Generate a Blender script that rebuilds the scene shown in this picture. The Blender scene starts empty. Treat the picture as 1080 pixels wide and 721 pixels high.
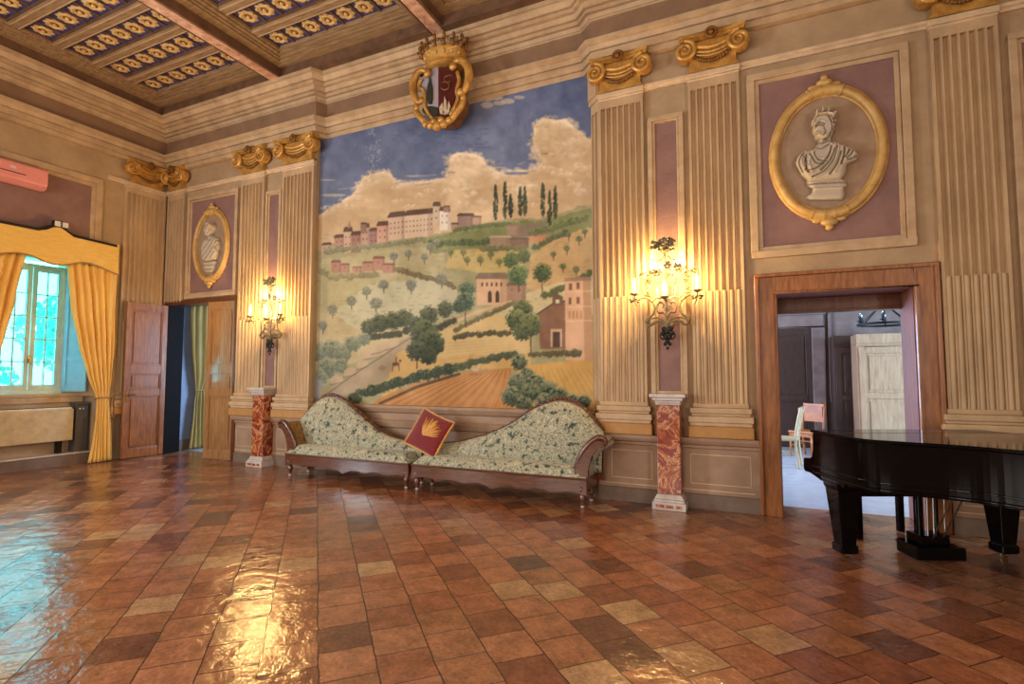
import bpy, bmesh, math, random
import numpy as np
from mathutils import Vector, Matrix

# ------------------------------------------------------------------ scene, camera, world, light
S = bpy.context.scene
COL = S.collection
random.seed(7)
RNG = np.random.default_rng(11)
PI = math.pi
EYE = 1.5
YAW, PITCH, FPX = math.radians(24.65), math.radians(3.45), 555.0

cam = bpy.data.objects.new('camera', bpy.data.cameras.new('camera'))
COL.objects.link(cam)
cam.data.sensor_width = 36
cam.data.lens = 36 * FPX / 1080
cam.location = (0, 0, EYE)
cam.rotation_euler = (PI / 2 + PITCH, 0, YAW)
cam.data.clip_start = .05
S.camera = cam

S.view_settings.view_transform = 'Standard'
S.view_settings.look = 'None'
S.view_settings.exposure = EXPOSURE = 0.12
S.view_settings.gamma = 1.0
S.view_settings.use_curve_mapping = False
S.cycles.max_bounces = 9
S.cycles.diffuse_bounces = 5
S.cycles.use_denoising = True
S.cycles.sample_clamp_indirect = 6
S.cycles.caustics_reflective = False
S.cycles.caustics_refractive = False

def lin(c, a=1.0):
    o = []
    for v in c:
        v = v / 255.0
        o.append(v / 12.92 if v <= .04045 else ((v + .055) / 1.055) ** 2.4)
    return (*o, a)

wd = bpy.data.worlds.new('world'); S.world = wd; wd.use_nodes = True
bg = wd.node_tree.nodes['Background']
bg.inputs[0].default_value = lin((94, 222, 242))
bg.inputs[1].default_value = 10.0

def area_light(name, loc, rot, sx, sy, power, color):
    l = bpy.data.lights.new(name, 'AREA'); l.shape = 'RECTANGLE'; l.size = sx; l.size_y = sy
    l.energy = power; l.color = lin(color)[:3]
    o = bpy.data.objects.new(name, l); COL.objects.link(o); o.location = loc; o.rotation_euler = rot
    return o
# fill lights added at the windowless rear wall, unseen behind the camera
for i, x in enumerate((-8.2, -5.0, -1.8)):
    area_light('daylight_fill', (x, -3.12, 2.5), (PI / 2, 0, 0), 1.5, 3.0, 125, (255, 246, 234))
# unseen side light added by the left wall to rake across the flutes
area_light('daylight_fill', (-10.2, -.4, 2.4), (0, -PI / 2, 0), 2.2, 1.1, 420, (226, 244, 255))
# fill light added at the right-hand wall to brighten the left wall
area_light('daylight_fill', (4.5, -1.2, 2.5), (0, PI / 2, 0), 2.6, 1.4, 260, (255, 246, 234))
# daylight in the two neighbouring rooms
area_light('daylight_fill', (-2.4, 9.6, 1.9), (0, -PI / 2, 0), 2.0, 2.0, 420, (182, 210, 255))
area_light('daylight_fill', (6.2, 8.1, 1.9), (0, PI / 2, 0), 2.0, 1.8, 800, (166, 204, 255))
area_light('daylight_fill', (-7.6, 8.6, 1.9), (0, PI / 2, 0), 1.8, 1.3, 140, (190, 220, 255))

# ------------------------------------------------------------------ pixel to place on a real plane
_R = Vector((math.cos(YAW), math.sin(YAW), 0)); _F0 = Vector((-math.sin(YAW), math.cos(YAW), 0)); _Z = Vector((0, 0, 1))
_F = _F0 * math.cos(PITCH) + _Z * math.sin(PITCH); _U = _Z * math.cos(PITCH) - _F0 * math.sin(PITCH)
def _ray(x, y): return _F + _R * ((x - 540) / FPX) + _U * ((360.5 - y) / FPX)
def at_y(x, y, Y):
    d = _ray(x, y); return Vector((0, 0, EYE)) + d * (Y / d.y)
def at_x(x, y, X):
    d = _ray(x, y); return Vector((0, 0, EYE)) + d * (X / d.x)

# ------------------------------------------------------------------ materials
M = {}
def mat(name, c1, c2=None, scale=6.0, rough=.6, metal=0.0, bump=0.0, bscale=None, detail=5, coat=0.0, spec=.5, stretch=None, sheen=0.0):
    m = bpy.data.materials.new(name); m.use_nodes = True; M[name] = m
    nt = m.node_tree; N = nt.nodes; L = nt.links; b = N['Principled BSDF']
    b.inputs['Roughness'].default_value = rough; b.inputs['Metallic'].default_value = metal
    b.inputs['Coat Weight'].default_value = coat; b.inputs['Coat Roughness'].default_value = .08
    b.inputs['Specular IOR Level'].default_value = spec
    b.inputs['Sheen Weight'].default_value = sheen
    tc = N.new('ShaderNodeTexCoord'); mp = N.new('ShaderNodeMapping'); L.new(tc.outputs['Object'], mp.inputs[0])
    if stretch: mp.inputs['Scale'].default_value = stretch
    if c2 is None: c2 = tuple(v * .86 for v in c1)
    n = N.new('ShaderNodeTexNoise'); n.inputs['Scale'].default_value = scale; n.inputs['Detail'].default_value = detail
    n.inputs['Roughness'].default_value = .65
    L.new(mp.outputs[0], n.inputs['Vector'])
    r = N.new('ShaderNodeValToRGB'); r.color_ramp.elements[0].position = .32; r.color_ramp.elements[1].position = .68
    r.color_ramp.elements[0].color = lin(c2); r.color_ramp.elements[1].color = lin(c1)
    L.new(n.outputs['Fac'], r.inputs[0]); L.new(r.outputs[0], b.inputs['Base Color'])
    if bump:
        n2 = N.new('ShaderNodeTexNoise'); n2.inputs['Scale'].default_value = bscale or scale * 4; n2.inputs['Detail'].default_value = 4
        L.new(mp.outputs[0], n2.inputs['Vector'])
        bp = N.new('ShaderNodeBump'); bp.inputs['Strength'].default_value = bump; bp.inputs['Distance'].default_value = .02
        L.new(n2.outputs['Fac'], bp.inputs['Height']); L.new(bp.outputs[0], b.inputs['Normal'])
    return m

mat('plaster', (184, 156, 120), (160, 132, 100), 2.2, .75, bump=.15, bscale=30)
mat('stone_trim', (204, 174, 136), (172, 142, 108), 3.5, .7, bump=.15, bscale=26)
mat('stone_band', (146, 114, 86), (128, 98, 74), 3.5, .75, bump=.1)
mat('pilaster_stone', (206, 176, 136), (170, 140, 106), 2.5, .7, bump=.12, bscale=24, stretch=(1, 1, .35))
mat('mauve', (150, 114, 104), (128, 94, 88), 2.5, .75, bump=.15, bscale=30)
mat('pale_line', (226, 196, 158), None, 6, .7)
mat('ochre', (190, 140, 78), (160, 112, 58), 4, .6)
mat('gilt', (222, 172, 88), (166, 114, 52), 9, .42, .35, bump=.2, bscale=30)
mat('gilt_dark', (150, 100, 42), (96, 62, 26), 11, .5, .3, bump=.3, bscale=30)
mat('gilt_pale', (214, 176, 108), (186, 142, 78), 9, .5, .15)
mat('grisaille', (184, 170, 148), (140, 126, 108), 14, .7, bump=.1)
mat('grisaille_ground', (168, 140, 112), (150, 120, 96), 7, .75)
mat('dado', (170, 140, 112), (148, 118, 96), 3.5, .6, bump=.1)
mat('skirting', (128, 108, 92), (108, 90, 78), 5, .6)
mat('wood_ceiling', (172, 140, 100), (128, 98, 68), 4, .6, bump=.2, stretch=(1, 5, 5))
mat('wood_ceiling_dark', (120, 86, 60), (88, 60, 42), 5, .65, bump=.2)
mat('beam_bounce_pink', (240, 194, 160), (166, 112, 88), 9, .65, detail=8)  # light bounced up from the floor, put into the soffit colour as pink
mat('coffer_blue', (76, 76, 136), (42, 42, 80), 8, .6)
mat('rosette', (232, 200, 136), (196, 150, 86), 14, .5)
mat('door_wood', (168, 106, 56), (114, 66, 32), 5, .35, bump=.1, stretch=(6, 6, .7), coat=.2)
mat('jamb_wood', (150, 84, 54), (104, 54, 34), 5, .55, bump=.1, stretch=(6, 6, .7))
mat('door_wood_dark', (110, 58, 32), (70, 34, 20), 5, .35, bump=.1, stretch=(6, 6, .7), coat=.2)
mat('door_pale', (176, 134, 88), (140, 96, 58), 5, .2, stretch=(6, 6, .7), coat=.8)
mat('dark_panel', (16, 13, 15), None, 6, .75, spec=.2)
mat('sofa_wood', (112, 62, 34), (62, 32, 18), 7, .28, coat=.4, stretch=(1, 6, 6))
mat('iron', (150, 138, 108), (92, 82, 62), 18, .4, .5)
mat('iron_dark', (38, 34, 32), (22, 20, 20), 14, .5, .5)
mat('marble_pale', (214, 204, 196), (178, 164, 156), 7, .3)
mat('piano_black', (7, 7, 9), (4, 4, 6), 3, .08, spec=.2)
mat('brass', (206, 168, 96), None, 12, .25, 1.0)
mat('steel', (180, 178, 172), None, 12, .25, 1.0)
mat('curtain', (240, 196, 98), (226, 174, 74), 5, .62, sheen=.3, bump=.2, bscale=60, stretch=(1, 1, .25))
mat('curtain_olive', (176, 156, 92), (146, 126, 68), 5, .65, stretch=(1, 1, .25))
mat('valance', (240, 200, 104), (226, 178, 80), 16, .6, sheen=.3, stretch=(1, .4, 2.5), bump=.2)
mat('cream_metal', (206, 182, 138), None, 8, .45)
mat('pink_plastic', (232, 152, 144), (224, 142, 134), 4, .35)
mat('white_plastic', (232, 228, 216), None, 8, .4)
mat('window_paint', (226, 238, 230), (206, 222, 216), 6, .45)
mat('shutter_paint', (150, 206, 232), (134, 192, 220), 5, .45)
mat('grey_box', (92, 86, 80), (70, 66, 62), 6, .55)
mat('cushion_red', (136, 32, 36), (104, 20, 26), 40, .85, sheen=.4, bump=.3, bscale=120)
mat('cushion_gold', (222, 168, 92), (190, 130, 62), 40, .7)
mat('stone_floor', (190, 188, 188), (164, 162, 164), 5, .3, bump=.1)
mat('blue_wall', (150, 168, 196), (136, 152, 180), 4, .7)
mat('grey_wall', (132, 102, 88), (104, 78, 68), 4, .7)
mat('wardrobe_wood', (186, 146, 112), (156, 114, 84), 6, .3, stretch=(5, 5, .6), coat=.4)
mat('walnut', (74, 46, 34), (50, 30, 22), 6, .4, stretch=(5, 5, .7))
mat('chair_wood', (186, 104, 40), (146, 74, 28), 7, .4)
mat('chair_white', (206, 172, 128), None, 7, .4)
mat('candle', (240, 226, 196), None, 7, .5)
mat('leaf', (130, 200, 170), (80, 160, 130), 5, .6)
mat('bark', (90, 74, 58), None, 9, .8)
mat('black_cloth', (22, 18, 18), None, 9, .7)

def glass(name, col, g=.1):
    m = bpy.data.materials.new(name); m.use_nodes = True; M[name] = m
    N = m.node_tree.nodes; L = m.node_tree.links; N.remove(N['Principled BSDF'])
    t = N.new('ShaderNodeBsdfTransparent'); t.inputs[0].default_value = lin(col)
    gl = N.new('ShaderNodeBsdfGlossy'); gl.inputs['Roughness'].default_value = .03
    mx = N.new('ShaderNodeMixShader'); mx.inputs[0].default_value = g
    L.new(t.outputs[0], mx.inputs[1]); L.new(gl.outputs[0], mx.inputs[2]); L.new(mx.outputs[0], N['Material Output'].inputs[0])
glass('pane_glass', (235, 252, 252), .06)
glass('crystal', (235, 240, 240), .25)

def emit(name, col, s):
    m = bpy.data.materials.new(name); m.use_nodes = True; M[name] = m
    b = m.node_tree.nodes['Principled BSDF']
    b.inputs['Emission Color'].default_value = lin(col); b.inputs['Emission Strength'].default_value = s
emit('flame', (255, 226, 170), 30)

def floor_mat():
    m = bpy.data.materials.new('terracotta'); m.use_nodes = True; M['terracotta'] = m
    nt = m.node_tree; N = nt.nodes; L = nt.links; b = N['Principled BSDF']
    tc = N.new('ShaderNodeTexCoord'); mp = N.new('ShaderNodeMapping'); mp.inputs['Rotation'].default_value = (0, 0, math.radians(-135))
    mp.inputs['Location'].default_value = (.08, .03, 0)
    L.new(tc.outputs['Object'], mp.inputs[0])
    # wavering hand-made edges
    dn = N.new('ShaderNodeTexNoise'); dn.inputs['Scale'].default_value = 5; L.new(mp.outputs[0], dn.inputs['Vector'])
    sb = N.new('ShaderNodeVectorMath'); sb.operation = 'MULTIPLY_ADD'; sb.inputs[1].default_value = (.022, .022, 0)
    L.new(dn.outputs['Color'], sb.inputs[0]); L.new(mp.outputs[0], sb.inputs[2])
    br = N.new('ShaderNodeTexBrick'); br.offset = .45; br.offset_frequency = 2
    br.inputs['Scale'].default_value = 1; br.inputs['Mortar Size'].default_value = .0045; br.inputs['Mortar Smooth'].default_value = .3
    br.inputs['Brick Width'].default_value = .29; br.inputs['Row Height'].default_value = .285; br.inputs['Bias'].default_value = 0
    br.inputs['Color1'].default_value = (0, 0, 0, 1); br.inputs['Color2'].default_value = (1, 1, 1, 1); br.inputs['Mortar'].default_value = (.5, .5, .5, 1)
    L.new(sb.outputs[0], br.inputs['Vector'])
    rp = N.new('ShaderNodeValToRGB'); cr = rp.color_ramp
    cr.elements[0].position = 0; cr.elements[0].color = lin((102, 70, 56)); cr.elements[1].position = 1; cr.elements[1].color = lin((190, 152, 112))
    for p, c in ((.12, (134, 84, 62)), (.35, (158, 100, 70)), (.6, (174, 118, 86)), (.85, (154, 104, 72))):
        e = cr.elements.new(p); e.color = lin(c)
    L.new(br.outputs['Color'], rp.inputs[0])
    n1 = N.new('ShaderNodeTexNoise'); n1.inputs['Scale'].default_value = 7; n1.inputs['Detail'].default_value = 8; n1.inputs['Roughness'].default_value = .7
    L.new(mp.outputs[0], n1.inputs['Vector'])
    r1 = N.new('ShaderNodeMapRange'); r1.inputs[1].default_value = .3; r1.inputs[2].default_value = .7; r1.inputs[3].default_value = .55; r1.inputs[4].default_value = 1.25
    L.new(n1.outputs['Fac'], r1.inputs[0])
    mu = N.new('ShaderNodeMix'); mu.data_type = 'RGBA'; mu.blend_type = 'MULTIPLY'; mu.inputs[0].default_value = 1
    L.new(rp.outputs[0], mu.inputs[6]); L.new(r1.outputs[0], mu.inputs[7])
    mo = N.new('ShaderNodeMix'); mo.data_type = 'RGBA'; L.new(br.outputs['Fac'], mo.inputs[0]); L.new(mu.outputs[2], mo.inputs[6]); mo.inputs[7].default_value = lin((74, 52, 40))
    L.new(mo.outputs[2], b.inputs['Base Color'])
    n3 = N.new('ShaderNodeTexNoise'); n3.inputs['Scale'].default_value = 38; n3.inputs['Detail'].default_value = 6; n3.inputs['Roughness'].default_value = .75
    L.new(mp.outputs[0], n3.inputs['Vector'])
    r3 = N.new('ShaderNodeMapRange'); r3.inputs[1].default_value = .35; r3.inputs[2].default_value = .65; r3.inputs[3].default_value = .72; r3.inputs[4].default_value = 1.16
    L.new(n3.outputs['Fac'], r3.inputs[0])
    m3 = N.new('ShaderNodeMix'); m3.data_type = 'RGBA'; m3.blend_type = 'MULTIPLY'; m3.inputs[0].default_value = 1
    L.new(mo.outputs[2], m3.inputs[6]); L.new(r3.outputs[0], m3.inputs[7]); L.new(m3.outputs[2], b.inputs['Base Color'])
    rr = N.new('ShaderNodeMapRange'); rr.inputs[3].default_value = .07; rr.inputs[4].default_value = .26
    L.new(n1.outputs['Fac'], rr.inputs[0]); L.new(rr.outputs[0], b.inputs['Roughness'])
    # worn, uneven tiles: broad waves, fine grain, sunken joints, each tile at its own height
    n2 = N.new('ShaderNodeTexNoise'); n2.inputs['Scale'].default_value = 4.5; n2.inputs['Detail'].default_value = 5; n2.inputs['Roughness'].default_value = .6
    L.new(mp.outputs[0], n2.inputs['Vector'])
    a1 = N.new('ShaderNodeMath'); a1.operation = 'MULTIPLY_ADD'; a1.inputs[1].default_value = -.35
    L.new(br.outputs['Fac'], a1.inputs[0]); L.new(n2.outputs['Fac'], a1.inputs[2])
    a2 = N.new('ShaderNodeMath'); a2.operation = 'MULTIPLY_ADD'; a2.inputs[1].default_value = .02
    L.new(n3.outputs['Fac'], a2.inputs[0]); L.new(a1.outputs[0], a2.inputs[2]); a1 = a2
    bp = N.new('ShaderNodeBump'); bp.inputs['Strength'].default_value = .75; bp.inputs['Distance'].default_value = .02
    L.new(a1.outputs[0], bp.inputs['Height']); L.new(bp.outputs[0], b.inputs['Normal'])
floor_mat()

def marble_red():
    m = mat('marble_red', (150, 62, 40), (96, 30, 26), 3.2, .22, coat=.3)
    [n for n in m.node_tree.nodes if n.type == 'TEX_NOISE'][0].inputs['Distortion'].default_value = 1.6
    nt = m.node_tree; N = nt.nodes; L = nt.links; b = N['Principled BSDF']
    r = [n for n in N if n.type == 'VALTORGB'][0].color_ramp
    r.elements[0].position = .25; r.elements[1].position = .8
    for p, c in ((.36, (96, 30, 28)), (.44, (150, 66, 36)), (.485, (186, 112, 60)), (.5, (224, 184, 140)), (.515, (150, 66, 40)), (.58, (124, 40, 34)), (.66, (176, 100, 66))):
        e = r.elements.new(p); e.color = lin(c)
    r.elements[len(r.elements) - 1].color = lin((220, 186, 160))
marble_red()

def tapestry():
    m = mat('tapestry', (176, 170, 142), (50, 62, 56), 13, .9, bump=.3, bscale=160, sheen=.2)
    N = m.node_tree.nodes
    r = [n for n in N if n.type == 'VALTORGB'][0].color_ramp
    r.elements[0].position = .36; r.elements[1].position = .66
    for p, c in ((.43, (120, 128, 112)), (.5, (200, 190, 158)), (.55, (92, 104, 92)), (.61, (206, 200, 172))):
        e = r.elements.new(p); e.color = lin(c)
    m2 = mat('tapestry_brown', (170, 130, 74), (70, 50, 26), 26, .9, bump=.3, bscale=160)
    r = [n for n in m2.node_tree.nodes if n.type == 'VALTORGB'][0].color_ramp
    for p, c in ((.45, (110, 84, 44)), (.52, (176, 138, 80)), (.58, (84, 62, 34))):
        e = r.elements.new(p); e.color = lin(c)
tapestry()

def vcol(name, rough=.8):
    m = bpy.data.materials.new(name); m.use_nodes = True; M[name] = m
    N = m.node_tree.nodes; L = m.node_tree.links; b = N['Principled BSDF']; b.inputs['Roughness'].default_value = rough
    a = N.new('ShaderNodeVertexColor'); a.layer_name = 'paint'; L.new(a.outputs[0], b.inputs['Base Color'])
vcol('fresco')

# ------------------------------------------------------------------ mesh helpers
class MB:
    def __init__(s): s.b = bmesh.new(); s.mi = 0
    def face(s, vs):
        try:
            f = s.b.faces.new(vs); f.material_index = s.mi; return f
        except ValueError: return None
    def box(s, x0, x1, y0, y1, z0, z1, bev=0):
        v = [s.b.verts.new(p) for p in ((x0,y0,z0),(x1,y0,z0),(x1,y1,z0),(x0,y1,z0),(x0,y0,z1),(x1,y0,z1),(x1,y1,z1),(x0,y1,z1))]
        fs = [s.face([v[i] for i in q]) for q in ((3,2,1,0),(4,5,6,7),(0,1,5,4),(1,2,6,5),(2,3,7,6),(3,0,4,7))]
        if bev:
            es = {e for f in fs for e in f.edges}
            r = bmesh.ops.bevel(s.b, geom=list(es), offset=bev, segments=2, affect='EDGES', profile=.5)
            for f in r['faces']: f.material_index = s.mi
        return s
    def prism(s, pts, fn, a, b):
        """closed outline pts (2-D) swept from depth a to b; fn(u, v, d) gives the place"""
        A = [s.b.verts.new(fn(u, v, a)) for u, v in pts]; B = [s.b.verts.new(fn(u, v, b)) for u, v in pts]
        n = len(pts)
        s.face(A); s.face(B[::-1])
        for i in range(n): s.face([A[i], B[i], B[(i+1) % n], A[(i+1) % n]])
        return s
    def tube(s, pts, r, seg=8, closed=False, flat=1.0):
        pts = [Vector(p) for p in pts]; n = len(pts)
        rs = r if isinstance(r, (list, tuple)) else [r] * n
        rings = []; up = None
        for i, p in enumerate(pts):
            t = (pts[(i+1) % n] - pts[i-1]) if (closed or 0 < i < n-1) else (pts[1]-pts[0] if i == 0 else pts[-1]-pts[-2])
            if t.length < 1e-9: t = Vector((0, 0, 1))
            t.normalize()
            if up is None: up = t.orthogonal().normalized()
            up = (up - t * up.dot(t))
            if up.length < 1e-6: up = t.orthogonal()
            up.normalize(); sd = t.cross(up)
            rings.append([s.b.verts.new(p + (up * math.cos(2*PI*k/seg) + sd * math.sin(2*PI*k/seg) * flat) * rs[i]) for k in range(seg)])
        for i in range(n if closed else n-1):
            a, b = rings[i], rings[(i+1) % n]
            off = 0
            if closed and i == n-1:
                off = min(range(seg), key=lambda o: (a[0].co - b[o].co).length)
            for k in range(seg): s.face([a[k], a[(k+1) % seg], b[(k+1+off) % seg], b[(k+off) % seg]])
        if not closed: s.face(rings[0][::-1]); s.face(rings[-1])
        return s
    def lathe(s, prof, c=(0, 0, 0), seg=20, fn=None):
        """profile of (radius, height) about a vertical axis"""
        rings = []
        for r, z in prof:
            ring = []
            for k in range(seg):
                a = 2*PI*k/seg; p = Vector((c[0] + r*math.cos(a), c[1] + r*math.sin(a), c[2] + z))
                ring.append(s.b.verts.new(fn(p) if fn else p))
            rings.append(ring)
        for a, b in zip(rings, rings[1:]):
            for k in range(seg): s.face([a[k], a[(k+1) % seg], b[(k+1) % seg], b[k]])
        s.face(rings[0][::-1]); s.face(rings[-1])
        return s
    def ball(s, c, r, sc=(1, 1, 1), seg=10):
        n = max(4, seg // 2)
        return s.lathe([(r*math.sin(PI*i/n) if 0 < i < n else r*.02, 0) for i in range(n+1)], c, seg) if False else s._ball(c, r, sc, seg)
    def _ball(s, c, r, sc, seg):
        m = Matrix.Translation(c) @ Matrix.Diagonal((r*sc[0], r*sc[1], r*sc[2], 1))
        k = bmesh.ops.create_uvsphere(s.b, u_segments=seg, v_segments=max(5, seg*2//3), radius=1, matrix=m)
        for v in k['verts']:
            for f in v.link_faces: f.material_index = s.mi
        return s
    def sweep(s, path, prof, closed=False):
        """moulding: profile (out, z) along a floor-plan path, room on its right-hand side"""
        P = [Vector((p[0], p[1])) for p in path]; n = len(P); cols = []
        def nrm(a, b):
            d = (b - a).normalized(); return Vector((d.y, -d.x))
        for i in range(n):
            ns = []
            if closed or i > 0: ns.append(nrm(P[i-1], P[i]))
            if closed or i < n-1: ns.append(nrm(P[i], P[(i+1) % n]))
            m = ns[0] if len(ns) == 1 else (ns[0] + ns[1]) / (1 + ns[0].dot(ns[1]))
            cols.append([s.b.verts.new((P[i].x + m.x*d, P[i].y + m.y*d, z)) for d, z in prof])
        k = len(prof)
        for i in range(n if closed else n-1):
            a, b = cols[i], cols[(i+1) % n]
            for j in range(k-1): s.face([a[j], b[j], b[j+1], a[j+1]])
        if not closed: s.face(cols[0]); s.face(cols[-1][::-1])
        return s
    def build(s, name, m, parent=None, smooth=False, local=False, sub=0, bev=0, angle=None, kind=None):
        bmesh.ops.remove_doubles(s.b, verts=s.b.verts, dist=1e-6)
        bmesh.ops.recalc_face_normals(s.b, faces=s.b.faces)
        me = bpy.data.meshes.new(name)
        if parent is not None and not local:
            off = Vector(parent['_o']) if '_o' in parent else Vector((0, 0, 0))
            for v in s.b.verts: v.co -= off
        s.b.to_mesh(me); s.b.free()
        for x in (m if isinstance(m, (list, tuple)) else [m]): me.materials.append(M[x])
        o = bpy.data.objects.new(name, me); COL.objects.link(o)
        if parent is not None:
            o.parent = parent
            if '_o' in parent: o['_o'] = parent['_o']
        if smooth or sub:
            me.polygons.foreach_set('use_smooth', [True] * len(me.polygons))
            if angle: me.set_sharp_from_angle(angle=math.radians(angle))
        if bev:
            bm_ = o.modifiers.new('bevel', 'BEVEL'); bm_.width = bev; bm_.segments = 2; bm_.limit_method = 'ANGLE'
        if sub:
            sm = o.modifiers.new('smooth', 'SUBSURF'); sm.levels = sub; sm.render_levels = sub
        if kind: o['kind'] = kind
        return o

def thing(name, label, cat, loc=(0, 0, 0), rz=0, group=None, world=True):
    o = bpy.data.objects.new(name, None); COL.objects.link(o)
    o.empty_display_size = .1
    o.location = loc; o.rotation_euler = (0, 0, rz)
    o['label'] = label; o['category'] = cat
    if group: o['group'] = group
    if world and rz == 0: o['_o'] = tuple(loc)
    return o
def dup(o, loc, label, group=None, parent=None):
    c = o.copy(); COL.objects.link(c)
    if parent is None:
        c.location = loc; c['label'] = label
        if group: c['group'] = group
    else: c.parent = parent
    for ch in list(o.children): dup(ch, None, None, None, c)
    return c
def arc(cx, cz, r, a0, a1, n, f):
    return [f(cx + r*math.cos(a0+(a1-a0)*i/n), cz + r*math.sin(a0+(a1-a0)*i/n)) for i in range(n+1)]
def spline(pts, n=8):
    P = [Vector(p) for p in pts]; out = []
    for i in range(len(P)-1):
        p0 = P[max(i-1, 0)]; p1 = P[i]; p2 = P[i+1]; p3 = P[min(i+2, len(P)-1)]
        for k in range(n):
            t = k/n
            out.append(.5*((2*p1)+(p2-p0)*t+(2*p0-5*p1+4*p2-p3)*t*t+(3*p1-p0-3*p2+p3)*t**3))
    out.append(P[-1]); return out

# numpy raster helpers for the frescoes
def raster(shape, pts, sc=1.0, off=(0, 0)):
    h, w = shape
    P = [((x-off[0])*sc, (y-off[1])*sc) for x, y in pts]
    xs = [p[0] for p in P]; ys = [p[1] for p in P]
    x0, x1 = max(0, int(min(xs))-1), min(w, int(max(xs))+2); y0, y1 = max(0, int(min(ys))-1), min(h, int(max(ys))+2)
    if x1 <= x0 or y1 <= y0: return None
    X, Y = np.meshgrid(np.arange(x0, x1)+.5, np.arange(y0, y1)+.5)
    ins = np.zeros(X.shape, bool)
    for (ax, ay), (bx, by) in zip(P, P[1:]+P[:1]):
        if ay == by: continue
        ins ^= ((ay > Y) != (by > Y)) & (X < (bx-ax)*(Y-ay)/(by-ay)+ax)
    return (y0, y1, x0, x1), ins
def blur(a, r, n=2):
    r = int(max(1, r))
    for _ in range(n):
        for ax in (0, 1):
            p = np.pad(a, [(r+1, r) if i == ax else (0, 0) for i in range(a.ndim)], mode='edge'); c = np.cumsum(p, axis=ax)
            a = (np.take(c, range(2*r+1, c.shape[ax]), ax) - np.take(c, range(0, c.shape[ax]-2*r-1), ax)) / (2*r+1)
    return a
def fbm(shape, base, oct=5, seed=0):
    g = np.random.default_rng(seed); out = np.zeros(shape); amp = 1; tot = 0
    for o in range(oct):
        n = max(2, int(base * 2**o)); t = g.random((n+2, n+2))
        y = np.linspace(0, n, shape[0], endpoint=False); x = np.linspace(0, n, shape[1], endpoint=False)
        yi = y.astype(int); xi = x.astype(int); fy = (y-yi)[:, None]; fx = (x-xi)[None]
        fy = fy*fy*(3-2*fy); fx = fx*fx*(3-2*fx)
        a = t[yi][:, xi]; b = t[yi][:, xi+1]; c = t[yi+1][:, xi]; d = t[yi+1][:, xi+1]
        out += amp*((a*(1-fx)+b*fx)*(1-fy)+(c*(1-fx)+d*fx)*fy); tot += amp; amp *= .55
    return out/tot

# ------------------------------------------------------------------ the room: floor, walls, mouldings, ceiling
XL, YW, YM = -10.3, 6.34, 6.42            # left wall, main wall, recessed bay of the mural
XR, YB = 4.6, -3.2
def struct(name, mb, m, **k): return mb.build(name, m, kind='structure', **k)
fl = lambda u, v, d: (u, v, d)            # plan outline, swept in height
el = lambda u, v, d: (u, d, v)            # elevation of the main wall, swept in depth
ez = lambda u, v, d: (d, u, v)            # elevation of the left wall, swept in depth

struct('floor', MB().box(XL - .02, XR, YB, 6.82, -.12, 0), 'terracotta')
struct('wall_rear', MB().box(XL - .7, XR + .2, YB - .2, YB, 0, 6.8), 'plaster')
struct('wall_right', MB().box(XR, XR + .2, YB, 6.9, 0, 6.8), 'plaster')
w = MB()
w.box(XL - .8, -10.12, YW, 6.64, 0, 6.8); w.box(-10.12, -8.2, YW, 6.64, 2.80, 6.8)
w.box(-8.2, -6.47, YW, 6.64, 0, 6.8)
w.prism([(-6.5, YW+.0005), (-6.44, YW+.0005), (-6.44, YM), (-1.80, YM), (-1.72, YW), (-1.68, YW+.0005), (-1.68, 6.85), (-6.5, 6.85)], fl, 0, 6.8)
w.box(-1.7, .24, YW, 6.85, 0, 6.8); w.box(.24, 1.45, YW, 6.85, 2.37, 6.8); w.box(1.45, XR, YW, 6.85, 0, 6.8)
struct('wall_back', w, 'plaster')
YN0, YN1, YC = 3.74, 5.26, 4.5            # window niche and its middle
w = MB()
w.prism([(XL, YB), (XL, YN0), (XL - .4, YC - .46), (XL - .7, YC - .46), (XL - .7, YB)], fl, 1.12, 3.4)
w.prism([(XL, YN1), (XL, YW + .3), (XL - .7, YW + .3), (XL - .7, YC + .46), (XL - .4, YC + .46)], fl, 1.12, 3.4)
w.box(XL - .7, XL, YB, YN0, 0, 1.12); w.box(XL - .7, XL, YN1, YW + .3, 0, 1.12)
w.box(XL - .7, XL, YB, YW + .3, 3.4, 6.8)
w.box(XL - .7, XL - .26, YC - .8, YC + .8, 0, 1.12)
struct('wall_left', w, 'plaster')
struct('trim_1', MB().box(XL - .5, XL - .2, YC - .68, YC + .68, 1.12, 1.17).box(XL - .28, XL - .22, YC - .7, YC + .7, 1.02, 1.12), 'stone_trim', bev=.008)
st = MB().box(XL - .3, XL - .02, YN0, YN1, 0, .17)
struct('window_step', st, 'skirting')
struct('window_step_nosing', MB().box(XL - .3, XL, YN0, YN1, .17, .195), 'marble_pale', bev=.006)

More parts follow.
